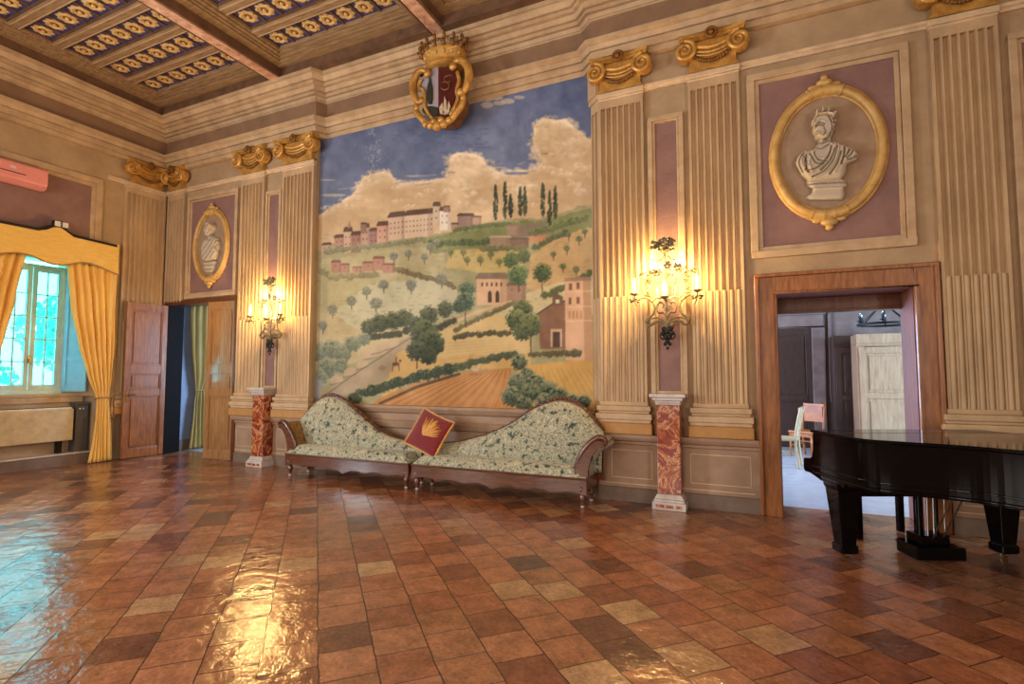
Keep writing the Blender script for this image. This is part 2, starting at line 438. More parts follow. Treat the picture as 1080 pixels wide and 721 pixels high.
PATH = [(XL, YB), (XL, YW), (-6.44, YW), (-6.36, 6.50), (-1.88, 6.50), (-1.72, YW), (XR, YW), (XR, YB)]
struct('trim_2', MB().sweep(PATH, [(0, 5.36), (.095, 5.36), (.095, 5.42), (.085, 5.42), (.085, 5.435), (.12, 5.435), (.12, 5.52), (.105, 5.52), (.105, 5.535), (.14, 5.535), (.16, 5.58), (.16, 5.59), (.215, 5.61), (.215, 5.65), (.0, 5.68)]), 'stone_trim')
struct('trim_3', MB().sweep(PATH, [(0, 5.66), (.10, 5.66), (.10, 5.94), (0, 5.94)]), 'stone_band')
struct('trim_4', MB().sweep(PATH, [(0, 5.93), (.125, 5.93), (.125, 5.955), (.14, 5.955), (.16, 5.99), (.16, 6.0), (.205, 6.0), (.205, 6.045), (.19, 6.045), (.19, 6.06), (.235, 6.06), (.25, 6.11), (.25, 6.12), (.305, 6.12), (.305, 6.165), (.29, 6.165), (.29, 6.18), (.335, 6.18), (.375, 6.235), (.375, 6.245), (.41, 6.245), (.41, 6.30), (0, 6.30)]), 'stone_trim')
# band that runs at the height of the pilaster necks
NECK = [(0, 4.93), (.03, 4.93), (.03, 4.96), (.055, 4.97), (.055, 5.0), (.03, 5.015), (0, 5.02)]
struct('trim_5', MB().sweep([(XL, 5.3), (XL, YW), (-6.44, YW)], NECK), 'pale_line')
struct('trim_6', MB().sweep([(-1.7, YW), (XR, YW)], NECK), 'pale_line')
# dado of the mural bay and of the side bays
struct('trim_7', MB().sweep([(-6.44, YM), (-1.78, YM)], [(0, .16), (.04, .16), (.04, .7), (.07, .72), (.09, .8), (.05, .83), (.05, .92), (.08, .94), (.11, 1.0), (.11, 1.035), (0, 1.04)]), 'dado')
DADO = [(0, .16), (.03, .16), (.03, .66), (.05, .67), (.05, .70), (.075, .715), (.09, .75), (.09, .785), (0, .79)]
DADO_SEGS = [[(XL, YN1), (XL, 5.55)], [(-8.18, YW), (-6.44, YW), (-6.43, 6.41)], [(-1.80, 6.42), (-1.72, YW), (.03, YW)], [(1.67, YW), (XR, YW)]]
n_ = 8
for sg in DADO_SEGS:
    struct('trim_%d' % n_, MB().sweep(sg, DADO), 'dado'); n_ += 1
    struct('baseboard_back' if sg[0][1] != YN1 else 'baseboard_left', MB().sweep(sg, [(0, 0), (.045, 0), (.045, .15), (.03, .165), (0, .165)]), 'skirting')
struct('baseboard_back', MB().sweep([(-6.44, YM), (-1.78, YM)], [(0, 0), (.05, 0), (.05, .15), (0, .165)]), 'skirting')
# thin incised lines framing the dado panels
def frame_lines(mb, x0, x1, z0, z1, y, t=.008, d=.004):
    for a, b, c, e in ((x0, x1, z0, z0+t), (x0, x1, z1-t, z1), (x0, x0+t, z0, z1), (x1-t, x1, z0, z1)): mb.box(a, b, y-d, y+.01, c, e)
ln = MB()
for a, b in ((-1.58, -1.1), (-.68, -.05), (1.75, 2.6), (-8.1, -7.55), (-7.15, -6.5)): frame_lines(ln, a, b, .27, .60, YW - .03)
for a, b in ((-1.66, -.02), (1.7, 4), (-8.15, -6.46)): ln.box(a, b, YW - .035, YW - .02, .2, .21)
struct('trim_%d' % n_, ln, 'pale_line'); n_ += 1

# ---- panels: mauve field in a stepped frame
def panel(x0, x1, z0, z1, fw=.12, y=YW, to=el, face=-1):
    """raised outer frame, inner fillet, sunk mauve field"""
    global n_
    f = MB()
    def ring(a, b, c, e, w_, d0, d1):
        for q in ((a, b, c, c+w_), (a, b, e-w_, e), (a, a+w_, c+w_, e-w_), (b-w_, b, c+w_, e-w_)):
            f.prism([(q[0], q[2]), (q[1], q[2]), (q[1], q[3]), (q[0], q[3])], to, d0, d1)
    s = face
    ring(x0-fw, x1+fw, z0-fw, z1+fw, fw*.62, y, y+s*.05)
    ring(x0-fw*.38, x1+fw*.38, z0-fw*.38, z1+fw*.38, fw*.38, y, y+s*.025)
    struct('trim_%d' % n_, f, 'stone_trim', bev=.006); n_ += 1
    g = MB(); g.prism([(x0, z0), (x1, z0), (x1, z1), (x0, z1)], to, y, y+s*.006)
    struct('trim_%d' % n_, g, 'mauve'); n_ += 1
panel(-9.50, -8.34, 2.985, 4.70, .1)          # over the left door
panel(.13, 1.37, 2.88, 4.72, .12)            # over the right door
panel(-7.47, -7.25, 1.3, 4.55, .07)          # between the left pair of pilasters
panel(-1.01, -.765, 1.3, 4.50, .08)          # between the right pair
panel(2.36, 2.80, 1.3, 4.60, .1)             # beside the right-hand pilaster
panel(3.55, 5.06, 3.5, 4.72, .16, XL, ez, 1) # over the window

# ---- coffered ceiling
struct('ceiling', MB().box(XL - .7, XR + .2, YB - .2, 6.9, 6.66, 6.8), 'wood_ceiling_dark')
BEAMS = [-7.0, -3.93, -.86, 2.21]
for bx in BEAMS:
    b = MB(); b.box(bx - .11, bx + .11, YB, YW - .02, 6.325, 6.66)
    struct('ceiling_beam', b, 'wood_ceiling', bev=.01)
    struct('ceiling_beam_soffit', MB().box(bx - .09, bx + .09, YB, YW - .2, 6.30, 6.325), 'beam_bounce_pink', bev=.006)
edges = [XL + .36] + BEAMS + [XR - .36]
for i in range(4):
    a = edges[i] + (.11 if i else 0); b = edges[i+1] - .11
    y0, y1 = YB + .36, YW - .37
    f = MB()       # frame of the bay, stepping up to its coffers
    def ringf(a, b, y0, y1, w_, z0, z1):
        f.box(a, b, y1-w_, y1, z0, z1); f.box(a, b, y0, y0+w_, z0, z1); f.box(a, a+w_, y0+w_, y1-w_, z0, z1); f.box(b-w_, b, y0+w_, y1-w_, z0, z1)
    ringf(a, b, y0, y1, .16, 6.45, 6.66); ringf(a+.16, b-.16, y0+.16, y1-.16, .035, 6.48, 6.66)
    ringf(a+.195, b-.195, y0+.195, y1-.195, .05, 6.51, 6.66); ringf(a+.245, b-.245, y0+.245, y1-.245, .03, 6.545, 6.66)
    struct('ceiling_frame', f, 'wood_ceiling', bev=.008)
    if a - .01 < XL + .4: pass
    struct('ceiling_fascia', MB().box(a, b, y1 - .0, YW, 6.30, 6.46).box(a - .0, a + .02, y0, y1, 6.31, 6.45).box(b - .02, b, y0, y1, 6.31, 6.45), 'wood_ceiling_dark')
    xa, xb = a + .275, b - .275
    nn = 7; dx = (xb - xa) / nn
    ycen = y1 - .275 - .16
    k = 0
    while ycen - .2 > y0 + .3 and k < 12:
        r = MB(); r.box(xa, xb, ycen-.185, ycen+.185, 6.605, 6.67)
        r.mi = 1
        for j in range(nn + 1):
            x = xa + j*dx; r.box(x-.014, x+.014, ycen-.185, ycen+.185, 6.585, 6.61)
        r.box(xa, xb, ycen-.185, ycen-.165, 6.575, 6.61); r.box(xa, xb, ycen+.165, ycen+.185, 6.575, 6.61)
        r.mi = 2
        for j in range(nn):
            cx_, cy_ = xa + (j+.5)*dx, ycen
            vs = [r.b.verts.new((cx_ + math.cos(t*PI/12)*(.135 if t % 3 else .112), cy_ + math.sin(t*PI/12)*(.135 if t % 3 else .112), 6.602)) for t in range(24)]
            v2 = [r.b.verts.new((cx_ + math.cos(t*PI/12)*.085, cy_ + math.sin(t*PI/12)*.09, 6.585)) for t in range(24)]
            v3 = [r.b.verts.new((cx_ + math.cos(t*PI/12)*.05, cy_ + math.sin(t*PI/12)*.055, 6.598)) for t in range(24)]
            for t in range(24):
                r.face([vs[t], vs[(t+1)%24], v2[(t+1)%24], v2[t]]); r.face([v2[t], v2[(t+1)%24], v3[(t+1)%24], v3[t]])
            r.mi = 3; r.face(v3); r.mi = 2
            r.ball((cx_, cy_, 6.59), .028, (1, 1, .8), 8)
        struct('coffer_row', r, ['coffer_blue', 'wood_ceiling_dark', 'rosette', 'gilt_dark'])
        yb = ycen - .265
        if ycen - .7 > y0 + .3:
            bm_ = MB(); bm_.box(xa-.02, xb+.02, yb-.075, yb+.075, 6.545, 6.66)
            struct('ceiling_joist', bm_, 'wood_ceiling', bev=.01)
            bm_ = MB(); bm_.box(xa-.02, xb+.02, yb-.06, yb-.045, 6.537, 6.55); bm_.box(xa-.02, xb+.02, yb+.045, yb+.06, 6.537, 6.55)
            struct('ceiling_joist_bead', bm_, 'stone_trim')
        ycen -= .53; k += 1

# ------------------------------------------------------------------ pilasters
def flute_strip(mb, w_, n, m, z0, z1, reed, y0=0.0, d=.05, face=.06):
    """one fluted length; local x across, -y to the room"""
    pts = [(-w_/2, y0), (-w_/2, -face), (-w_/2+m, -face)]
    p = (w_ - 2*m)/n
    for i in range(n):
        a = -w_/2+m+i*p; f_ = p*.11
        pts.append((a+f_, -face)); r = (p-2*f_)/2; c = a+p/2
        for k in range(1, 8):
            t = PI*k/8
            if reed: yy = -face + d*.55 - d*.75*math.sin(t)
            else: yy = -face + d*math.sin(t)**.8
            pts.append((c - r*math.cos(t), yy))
        if reed: pass
        pts.append((a+p-f_, -face))
    pts += [(w_/2-m, -face), (w_/2, -face), (w_/2, y0)]
    A = [mb.b.verts.new((x, y, z0)) for x, y in pts]; B = [mb.b.verts.new((x, y, z1)) for x, y in pts]
    for i in range(len(pts)-1): mb.face([A[i], A[i+1], B[i+1], B[i]])
    mb.face(A); mb.face(B[::-1])

def capital(par, w_, z):
    """gilded ionic capital: two scroll volutes, rosette, sagging bead garland"""
    f = lambda x, zz, y=-.1: (x, y, z+zz)
    cap = MB()
    cap.box(-w_*.46, w_*.46, -.085, 0, z, z+.15); cap.box(-w_*.5, w_*.5, -.095, 0, z, z+.025)
    n = 14                                             # abacus with hollowed front
    top = []
    for i in range(n+1):
        t = -1+2*i/n; top.append((t*w_*.62, -.13-.05*t*t))
    for za, zb, g in ((.34, .37, .0), (.37, .41, .03)):
        cap.prism([(x*(1+g), y-g*.6) for x, y in top] + [(w_*.62, 0), (-w_*.62, 0)], lambda u, v, d: (u, v, z+d), za, zb)
    for off, rr, yy in ((0, .028, -.115), (.05, .022, -.1), (.09, .016, -.1)):   # bands sagging from scroll to scroll
        cap.tube([f(t*w_*.42, .315-off-.07*(1-t*t), yy) for t in [-1+2*i/14 for i in range(15)]], rr, 8)
    cap.box(-w_*.44, w_*.44, -.1, 0, z+.14, z+.35)
    o = cap.build('capital', 'gilt', par, local=True, smooth=True, angle=40)
    for s in (-1, 1):
        v = MB(); c0 = (s*w_*.52, .235)
        sp = []
        for i in range(34):
            a = PI/2 + s*-1*(-i)*.42*-1; r = .118*(1-i/36)
            sp.append(f(c0[0]+math.cos(PI/2+s*i*.42)*r*-1*-1, c0[1]+math.sin(PI/2+s*i*.42)*r, -.155-.02*i/34))
        v.tube(sp, [.03*(1-.55*i/34) for i in range(34)], 8)
        v.lathe([(.001, 0), (.112, 0), (.112, .1), (.08, .115), (.001, .115)], (0, 0, 0), 18, lambda p: Vector((c0[0]+p.x, -.045-p.z, z+c0[1]+p.y)))
        v.build('volute', 'gilt', o, local=True, smooth=True, angle=40)
    r = MB(); r.ball((0, -.2, z+.375), .03, (1, .7, 1), 8)
    r.tube([f(.055*math.cos(t*PI/8), .375+.055*math.sin(t*PI/8), -.185) for t in range(16)], .018, 6, True)
    r.build('rosette', 'gilt_dark', o, local=True, smooth=True)
    g = MB()
    for i in range(13):
        t = -1+2*i/12; g.ball(f(t*w_*.34, .165-.075*(1-t*t), -.115), .024, (1, .8, 1.1), 6)
    g.build('bead_garland', 'gilt_dark', o, local=True, smooth=True)

PIL = 'fluted pilasters with gilded ionic capitals'
def pilaster(loc, rz, w_, n, m, label, zb=.79, base=True, cw=1.0):
    t = thing('pilaster', label, 'pilaster', loc, rz, PIL, world=False)
    s = MB()
    flute_strip(s, w_, n, m, 1.17, 2.43, True); flute_strip(s, w_, n, m, 2.43, 4.80, False)
    s.box(-w_/2, w_/2, -.06, 0, 4.80, 4.95)
    s.build('shaft', 'pilaster_stone', t, local=True, smooth=True, angle=35)
    nk = MB(); nk.box(-w_/2-.02, w_/2+.02, -.085, 0, 4.925, 4.99); nk.box(-w_/2-.01, w_/2+.01, -.072, 0, 4.90, 4.925)
    nk.build('astragal', 'pale_line', t, local=True, bev=.012)
    capital(t, w_*cw, 4.99)
    if base:
        b = MB(); b.box(-w_/2-.06, w_/2+.06, -.125, 0, zb, .92); b.mi = 1
        for z0, z1, d in ((.92, .96, .11), (.96, 1.03, .125), (1.03, 1.06, .095), (1.06, 1.12, .11), (1.12, 1.17, .08)):
            b.box(-w_/2-d+.065, w_/2+d-.065, -d, 0, z0, z1)
        b.build('base', ['ochre', 'stone_trim'], t, local=True, bev=.012)
    return t
pilaster((XL, 5.93, 0), PI/2, .72, 8, .03, 'warm-lit fluted pilaster on the window wall, standing behind the open door leaf', cw=.8)
p0 = pilaster((-9.93, YW, 0), 0, .50, 5, .03, 'fluted pilaster in the room corner, ending above the open doorway', base=False, cw=.9)
for ch in list(p0.children):
    if ch.name.startswith('shaft'):
        for v in ch.data.vertices:
            if v.co.z < 2.84: v.co.z = 2.84
pilaster((-7.855, YW, 0), 0, .58, 6, .04, 'fluted pilaster between the closed door leaf and the left wall sconce')
pilaster((-6.79, YW, 0), 0, .70, 8, .03, 'fluted pilaster along the left edge of the landscape mural')
pr = pilaster((-1.415, YW, 0), 0, .55, 7, .02, 'fluted pilaster along the right edge of the landscape mural')
s = MB()
for zz in ((1.17, 2.43, True), (2.43, 4.8, False)): flute_strip(s, .2, 2, .015, *zz)
s.box(-.1, .1, -.06, 0, 4.8, 4.95); s.box(-.11, .11, -.085, 0, 4.925, 4.99)
s.box(-.1, .1, -.1, 0, 4.99, 5.36)
rt = s.build('shaft_return', 'pilaster_stone', pr, local=True, smooth=True, angle=35)
rt.location = (-.303, .052, 0); rt.rotation_euler = (0, 0, -PI/4)
pilaster((-.345, YW, 0), 0, .55, 7, .02, 'fluted pilaster between the right wall sconce and the wooden door frame')
pilaster((1.925, YW, 0), 0, .52, 7, .02, 'fluted pilaster behind the black piano, right of the wooden door frame')

# ------------------------------------------------------------------ the landscape mural (a fresco: paint on the recessed wall)
def paint_mural():
    K = 3.0; X0, Y0, X1, Y1 = 318, 74, 644, 440
    H, Wd = int((Y1-Y0)*K), int((X1-X0)*K)
    C = np.zeros((H, Wd, 3)); g = np.random.default_rng(5)
    N1, N2, N3 = fbm((H, Wd), 5, 6, 1), fbm((H, Wd), 14, 5, 2), fbm((H, Wd), 40, 4, 3)
    yy, xx = np.mgrid[0:H, 0:Wd]; px = X0+xx/K; py = Y0+yy/K
    sky = np.array([76, 88, 128.])+((py-90)/150)[..., None]*np.array([28, 26, 12.])
    C[:] = sky+(N1-.5)[..., None]*np.array([46, 40, 34.])+(N3-.5)[..., None]*14
    def put(mask_box, ins, col, a=1.0, var=14, nz=None):
        y0, y1, x0, x1 = mask_box; nz = N2 if nz is None else nz
        c = np.array(col, float)+((nz[y0:y1, x0:x1]-.5)*2*var)[..., None]
        m = (ins*a)[..., None]; C[y0:y1, x0:x1] = C[y0:y1, x0:x1]*(1-m)+c*m
    def poly(pts, col, a=1.0, var=14, rough=0, nz=None):
        if rough:
            q = []
            for (ax, ay), (bx, by) in zip(pts, pts[1:]+pts[:1]):
                n = max(1, int(math.hypot(bx-ax, by-ay)/3))
                for i in range(n): q.append((ax+(bx-ax)*i/n+g.normal(0, rough), ay+(by-ay)*i/n+g.normal(0, rough)))
            pts = q
        r = raster((H, Wd), pts, K, (X0, Y0))
        if r: put(r[0], r[1].astype(float), col, a, var, nz)
    def dab(x, y, rx, ry, col, a=.9, var=10):
        r = raster((H, Wd), [(x+rx*math.cos(t), y+ry*math.sin(t)) for t in np.linspace(0, 2*PI, 9)[:-1]], K, (X0, Y0))
        if r: put(r[0], r[1].astype(float), col, a, var)
    def line(pts, wd, col, a=1.0):
        for (ax, ay), (bx, by) in zip(pts, pts[1:]):
            L = math.hypot(bx-ax, by-ay) or 1; nx, ny = -(by-ay)/L*wd/2, (bx-ax)/L*wd/2
            poly([(ax+nx, ay+ny), (bx+nx, by+ny), (bx-nx, by-ny), (ax-nx, ay-ny)], col, a, 8)
    def mixc(a, b, t): return [a[i]+(b[i]-a[i])*t for i in range(3)]
    def tree(x, y, r, dk=(38, 52, 34), lt=(112, 122, 72), trunk=0, n=None, sy=1.0):
        if trunk: line([(x, y), (x+.3, y+r*sy+trunk)], max(.8, r*.12), (70, 58, 40))
        dab(x, y, r*.85, r*.85*sy, dk, 1)
        for i in range(n or int(14+r*r*1.1)):
            a = g.random()*2*PI; q = math.sqrt(g.random())*r; ex, ey = x+q*math.cos(a), y+q*math.sin(a)*sy
            l = .5-.5*math.sin(a)*q/r+.15*(g.random()-.5)-(.12 if ex > x else 0)
            l = 1-(.5+.5*math.sin(a)*q/r)+.25*(g.random()-.5)
            s = .5+.16*r*(.4+g.random())*.5
            dab(ex, ey, s, s*.75, mixc(dk, lt, min(1, max(0, l))), .8)
    def hedge(pts, r, dk=(44, 56, 36), lt=(104, 112, 66), st=.7):
        for (ax, ay), (bx, by) in zip(pts, pts[1:]):
            n = max(1, int(math.hypot(bx-ax, by-ay)/(r*st)))
            for i in range(n):
                t = i/n; tree(ax+(bx-ax)*t+g.normal(0, r*.2), ay+(by-ay)*t+g.normal(0, r*.2), r*(.75+.5*g.random()), dk, lt, n=6+int(r*3))
    # clouds
    cl, ch = (206, 172, 124), (226, 200, 156)
    pts = [(318, 236), (333, 228), (342, 221), (363, 212), (372, 206), (380, 198), (383, 187), (392, 183), (404, 181), (414, 184), (420, 192), (440, 192), (456, 190), (470, 187), (474, 176), (475, 166), (486, 162), (500, 163), (510, 168), (514, 176), (530, 182), (552, 180), (566, 178), (572, 170), (566, 162), (562, 152), (560, 146), (565, 141), (563, 133), (570, 127), (580, 125), (588, 128), (598, 127), (604, 134), (612, 138), (620, 145), (644, 146), (644, 260), (318, 290)]
    r = raster((H, Wd), pts, K, (X0, Y0)); m = np.zeros((H, Wd)); m[r[0][0]:r[0][1], r[0][2]:r[0][3]] = r[1]
    sm = blur(m, 7, 2); al = np.clip((sm-.5+(N2-.5)*.95+(N3-.5)*.35)*4+.5, 0, 1)
    tone = np.clip((N1-.5)*2.6+(N2-.5)*1.2+.55-(py-150)/260+(fbm((H, Wd), 9, 4, 9)-.5)*1.0, 0, 1)
    rim = np.clip(al-np.roll(blur(al, 10, 1), 12, axis=0), 0, 1)
    cc_ = np.array([192, 156, 110.])+tone[..., None]*np.array([44, 46, 44.])+rim[..., None]*np.array([40, 42, 44.])
    C[:] = C*(1-al[..., None])+cc_*al[..., None]
    for i in range(500):
        x, y = 330+g.random()*300, 150+g.random()*85
        if al[min(H-1, int((y-Y0)*K)), int((x-X0)*K)] > .9: dab(x, y, 3+g.random()*8, 1+g.random()*2, mixc(cl, (236, 208, 160) if g.random() > .5 else (168, 132, 96), .7), .12)
    for cx_, cy_, r in ((572, 133, 8), (586, 134, 9), (600, 138, 8), (576, 146, 12), (596, 152, 14), (618, 152, 8)):
        for i in range(22): dab(cx_+g.normal(0, r*.5), cy_+g.normal(0, r*.45), r*.3, r*.22, mixc(ch, cl, g.random()*.8), .25)
    def puff(x, y, r):
        for i in range(20):
            a = g.random()*2*PI; q = r*math.sqrt(g.random()); ex, ey = x+q*math.cos(a)*1.25, y+q*math.sin(a)*.85
            l = .5-.5*math.sin(a)*q/r+.2*(g.random()-.5)-(.15 if ex > x else 0)
            dab(ex, ey, r*.36, r*.28, mixc((190, 152, 108), (246, 226, 190), min(1, max(0, l))), .3)
    top = pts[2:-3]
    for (ax, ay), (bx, by) in zip(top, top[1:]):
        n = max(1, int(math.hypot(bx-ax, by-ay)/4.5))
        for i in range(n):
            t = i/n; r_ = 2.2+4.2*g.random()**1.5*(1.25 if ax > 470 else .8)
            puff(ax+(bx-ax)*t+g.normal(0, 1.2), ay+(by-ay)*t+r_*.35+g.normal(0, 1), r_)
    for i in range(110):
        x, y = 345+g.random()*280, 150+g.random()*70
        if al[min(H-1, int((y-Y0)*K)), int((x-X0)*K)] > .95 and y < 232-(x-330)*.06: puff(x, y, 3+6*g.random())
    for i in range(26):
        x = 336+g.random()*230; y = 205-(x-336)*.12+g.normal(0, 9); line([(x, y), (x+8+14*g.random(), y-1.5-1.5*g.random())], .7+g.random(), (208, 188, 156) if g.random() > .4 else (104, 110, 142), .4)
    for x, y, a, b in ((352, 206, 14, 1.6), (440, 186, 14, 1.2), (515, 104, 6, 3.5), (524, 103, 7, 3), (536, 107, 8, 3), (514, 111, 7, 3.5), (527, 109, 7, 2.5), (548, 103, 6, 2), (346, 190, 9, .8), (525, 177, 10, 1)): dab(x, y, a, b, (206, 186, 150), .6)
    for x, y, a, b in ((352, 213, 10, 1.6), (455, 187, 18, 1.6), (424, 187, 10, 1.2), (545, 183, 14, 1.8)): dab(x, y, a, b, (92, 100, 138), .8)
    for i in range(60): dab(395+g.normal(0, 4), 130+g.random()*50, .6, 1.2, (168, 170, 184), .5)
    for i in range(50): dab(472+g.normal(0, 30), 150+g.normal(0, 12), 2+g.random()*4, .7, (60, 68, 108), .5)
    # far hill, middle slopes
    poly([(318, 275), (333, 266), (352, 257), (375, 252), (420, 252), (470, 246), (500, 241), (520, 234), (545, 230), (570, 231), (590, 226), (610, 218), (644, 214), (644, 440), (318, 440)], (150, 142, 98), 1, 22, .6)
    poly([(318, 300), (340, 275), (420, 262), (470, 262), (470, 300), (400, 345), (318, 380)], (172, 158, 112), .8, 20, 1)
    poly([(452, 250), (500, 243), (556, 232), (575, 238), (545, 252), (500, 262), (455, 268)], (112, 118, 66), .9, 18, .6)
    poly([(560, 236), (644, 214), (644, 262), (590, 262), (560, 250)], (116, 122, 70), .9, 16, .8)
    poly([(478, 264), (530, 262), (556, 268), (550, 284), (520, 290), (470, 282)], (190, 162, 92), .9, 14, .6)
    poly([(560, 270), (590, 250), (620, 240), (644, 244), (644, 310), (600, 312), (575, 318), (556, 302)], (186, 148, 94), .95, 18, .6)
    poly([(390, 300), (470, 292), (486, 310), (470, 330), (400, 345), (352, 352), (350, 330)], (182, 176, 140), .9, 14, .8)
    poly([(318, 330), (352, 330), (380, 350), (420, 344), (440, 352), (410, 372), (318, 400)], (176, 156, 112), .9, 20, 1)
    poly([(480, 350), (520, 326), (580, 300), (644, 288), (644, 330), (590, 335), (540, 352), (500, 362)], (196, 178, 130), .95, 14, .6)
    for i in range(900):                                # grassy scumble over the slopes
        x, y = 333+g.random()*292, 248+g.random()*110
        dab(x, y, 1.2+g.random()*2.6, .4+g.random()*.6, [(120, 124, 74), (196, 176, 120), (150, 132, 82), (98, 104, 62)][int(g.random()*4)], .28)
    # road and lower fields
    poly([(318, 440), (318, 428), (360, 402), (395, 380), (425, 358), (442, 348), (446, 354), (430, 372), (410, 400), (380, 418), (360, 440)], (158, 136, 104), 1, 16, .5)
    poly([(420, 372), (460, 356), (500, 364), (560, 372), (560, 388), (480, 390), (430, 404), (402, 420)], (194, 152, 84), 1, 16, .5)
    poly([(455, 352), (520, 330), (560, 345), (562, 372), (500, 374), (462, 378)], (200, 168, 106), 1, 12, .5)
    poly([(380, 440), (400, 420), (440, 404), (490, 392), (540, 388), (546, 440)], (178, 116, 58), 1, 14, .4)
    poly([(545, 386), (644, 376), (644, 440), (540, 440)], (196, 148, 70), 1, 14, .4)
    for i in range(24):                                 # plough furrows
        t = i/23; x0 = 498+t*44; x1 = 396+t*152
        line([(x0, 392-2*t), ((x0+x1)/2+3, 408), (x1, 432)], .8, (134, 84, 42) if i % 2 else (204, 146, 78), .6)
    for i in range(14):
        t = i/13; line([(560+t*70, 388), (572+t*90, 430)], .8, (160, 112, 50), .6)
    for i in range(7): line([(462, 384-i*3.6), (560, 372-i*2.6)], .6, (170, 128, 74), .5)
    # hill town
    def house(x, y, w_, h, wall, roof=(84, 56, 44), win=0, rows=1, slope=0.0):
        f = lambda a, b: (x+a*w_, y+b*h-slope*a*w_)
        poly([f(0, 0), f(1, 0), f(1, 1), f(0, 1)], wall, 1, 12)
        poly([f(.78, 0), f(1, 0), f(1, 1), f(.78, 1)], mixc(wall, (90, 60, 50), .3), .8, 8)
        poly([f(-.05, .02), f(.1, -.14), f(.95, -.14), f(1.05, .02), f(1.05, .08), f(-.05, .08)], roof, 1, 8)
        for r_ in range(rows):
            for i in range(win):
                a, b = f((i+.6)/(win+.3), (.28+r_*.62/rows)); poly([(a-.6, b), (a+.5, b), (a+.5, b+1.6), (a-.6, b+1.6)], (70, 50, 44), .9, 4)
    tw = (196, 162, 130)
    for x, y, w_, h, c in ((340, 258, 10, 12, (176, 142, 112)), (353, 250, 11, 16, (166, 118, 98)), (363, 243, 9, 24, (188, 150, 122)), (371, 247, 10, 20, (150, 100, 88)), (381, 239, 9, 22, (176, 136, 110)), (390, 243, 9, 18, (140, 98, 84)), (398, 237, 12, 22, (190, 138, 112))): house(x, y, w_, h, c, win=2, rows=2, slope=.08)
    poly([(367, 241), (369, 232), (371, 240)], (150, 110, 90)); house(381, 236, 6, 10, (130, 96, 84))
    house(410, 228, 18, 26, tw, win=4, rows=3, slope=.12); house(427, 226, 31, 26, (206, 174, 140), win=8, rows=3, slope=.1)
    house(457, 216, 8, 22, (196, 166, 136), (92, 68, 52), 1, 2); house(464, 221, 11, 22, (226, 210, 188), (84, 62, 50), 2, 2); house(468, 218, 7, 6, (150, 110, 92))
    house(483, 227, 17, 14, (140, 108, 94), (76, 58, 50)); house(499, 229, 9, 10, (176, 138, 112), (110, 86, 70)); house(476, 236, 8, 7, (170, 130, 110))
    for x, y, w_, h in ((350, 276, 10, 12), (360, 279, 9, 9), (383, 277, 13, 9), (394, 272, 12, 13), (404, 279, 13, 9), (372, 282, 10, 6)): house(x, y, w_, h, (164, 116, 94), (120, 74, 60), 1)
    hedge([(345, 266), (370, 262), (410, 258), (450, 252)], 3, (110, 108, 76), (166, 156, 112)); hedge([(333, 282), (350, 292), (400, 290)], 3.4, (120, 112, 76), (170, 158, 110))
    hedge([(418, 284), (440, 290), (470, 298), (480, 304)], 3.2, (92, 84, 52), (156, 132, 84))
    # ridge with cypresses, walled farm
    hedge([(480, 243), (510, 238), (540, 236)], 2.4, (76, 88, 50), (130, 132, 80)); hedge([(455, 256), (485, 256), (520, 254)], 4, (66, 80, 46), (120, 124, 72))
    poly([(538, 240), (560, 236), (580, 234), (580, 246), (556, 250), (538, 250)], (122, 100, 86), .9, 10); house(535, 238, 13, 10, (150, 120, 96), (130, 100, 80))
    house(517, 250, 22, 10, (150, 122, 96), (176, 156, 120)); house(538, 252, 20, 9, (120, 92, 74), (96, 76, 62)); house(559, 249, 18, 7, (188, 124, 84), (170, 120, 90))
    for x, y0, y1 in ((523, 196, 231), (533, 193, 230), (539, 206, 229), (549, 198, 227), (554, 198, 227), (573, 193, 228), (580, 202, 242), (586, 197, 230)):
        for i in range(70):
            t = g.random(); wv = 3.6*math.sin(PI*min(1, (t*.92+.04)))**.7*(.55+.45*t)
            dab(x+(g.random()-.5)*2*wv*.75, y0+(y1-y0)*t, 1.0, 1.9, mixc((34, 42, 30), (88, 92, 56), g.random()**2), .9)
    hedge([(560, 246), (585, 240), (622, 228)], 4, (84, 94, 54), (140, 142, 84)); hedge([(565, 262), (578, 254), (600, 244)], 3.4, (74, 80, 50), (128, 124, 78))
    hedge([(508, 262), (530, 262), (556, 262)], 3.6, (96, 92, 60), (148, 138, 92))
    for x, y, r in ((598, 262, 3.6), (611, 252, 3.6), (617, 244, 3.4), (594, 281, 3.8), (608, 284, 4), (575, 285, 3.6), (600, 248, 3), (584, 268, 3.4)): tree(x, y, r, (78, 82, 52), (140, 138, 92), 4)
    for x, y, r in ((489, 266, 3.6), (493, 274, 4), (507, 274, 4.2), (518, 268, 4), (527, 276, 3.8), (476, 266, 3.4)): tree(x, y, r, (92, 94, 54), (150, 146, 86), 3)
    for x, y, r in ((416, 270, 5), (431, 267, 4.4), (448, 271, 4.4), (454, 260, 5), (461, 256, 4), (405, 300, 6), (387, 307, 5.5), (371, 317, 6), (397, 320, 7), (351, 326, 6), (434, 300, 6.5), (466, 294, 6.5), (341, 343, 5.5)): tree(x, y, r, (100, 102, 84), (156, 152, 122), 4)
    # farmhouse with arches
    house(503, 292, 32, 30, (206, 162, 118), (120, 98, 76)); 
    for i in range(5): poly([(508+i*5, 298), (510+i*5, 298), (510+i*5, 302), (508+i*5, 302)], (84, 60, 46))
    for x in (517, 525): poly([(x-2, 319), (x-2, 309), (x, 306), (x+2, 309), (x+2, 319)], (66, 48, 40))
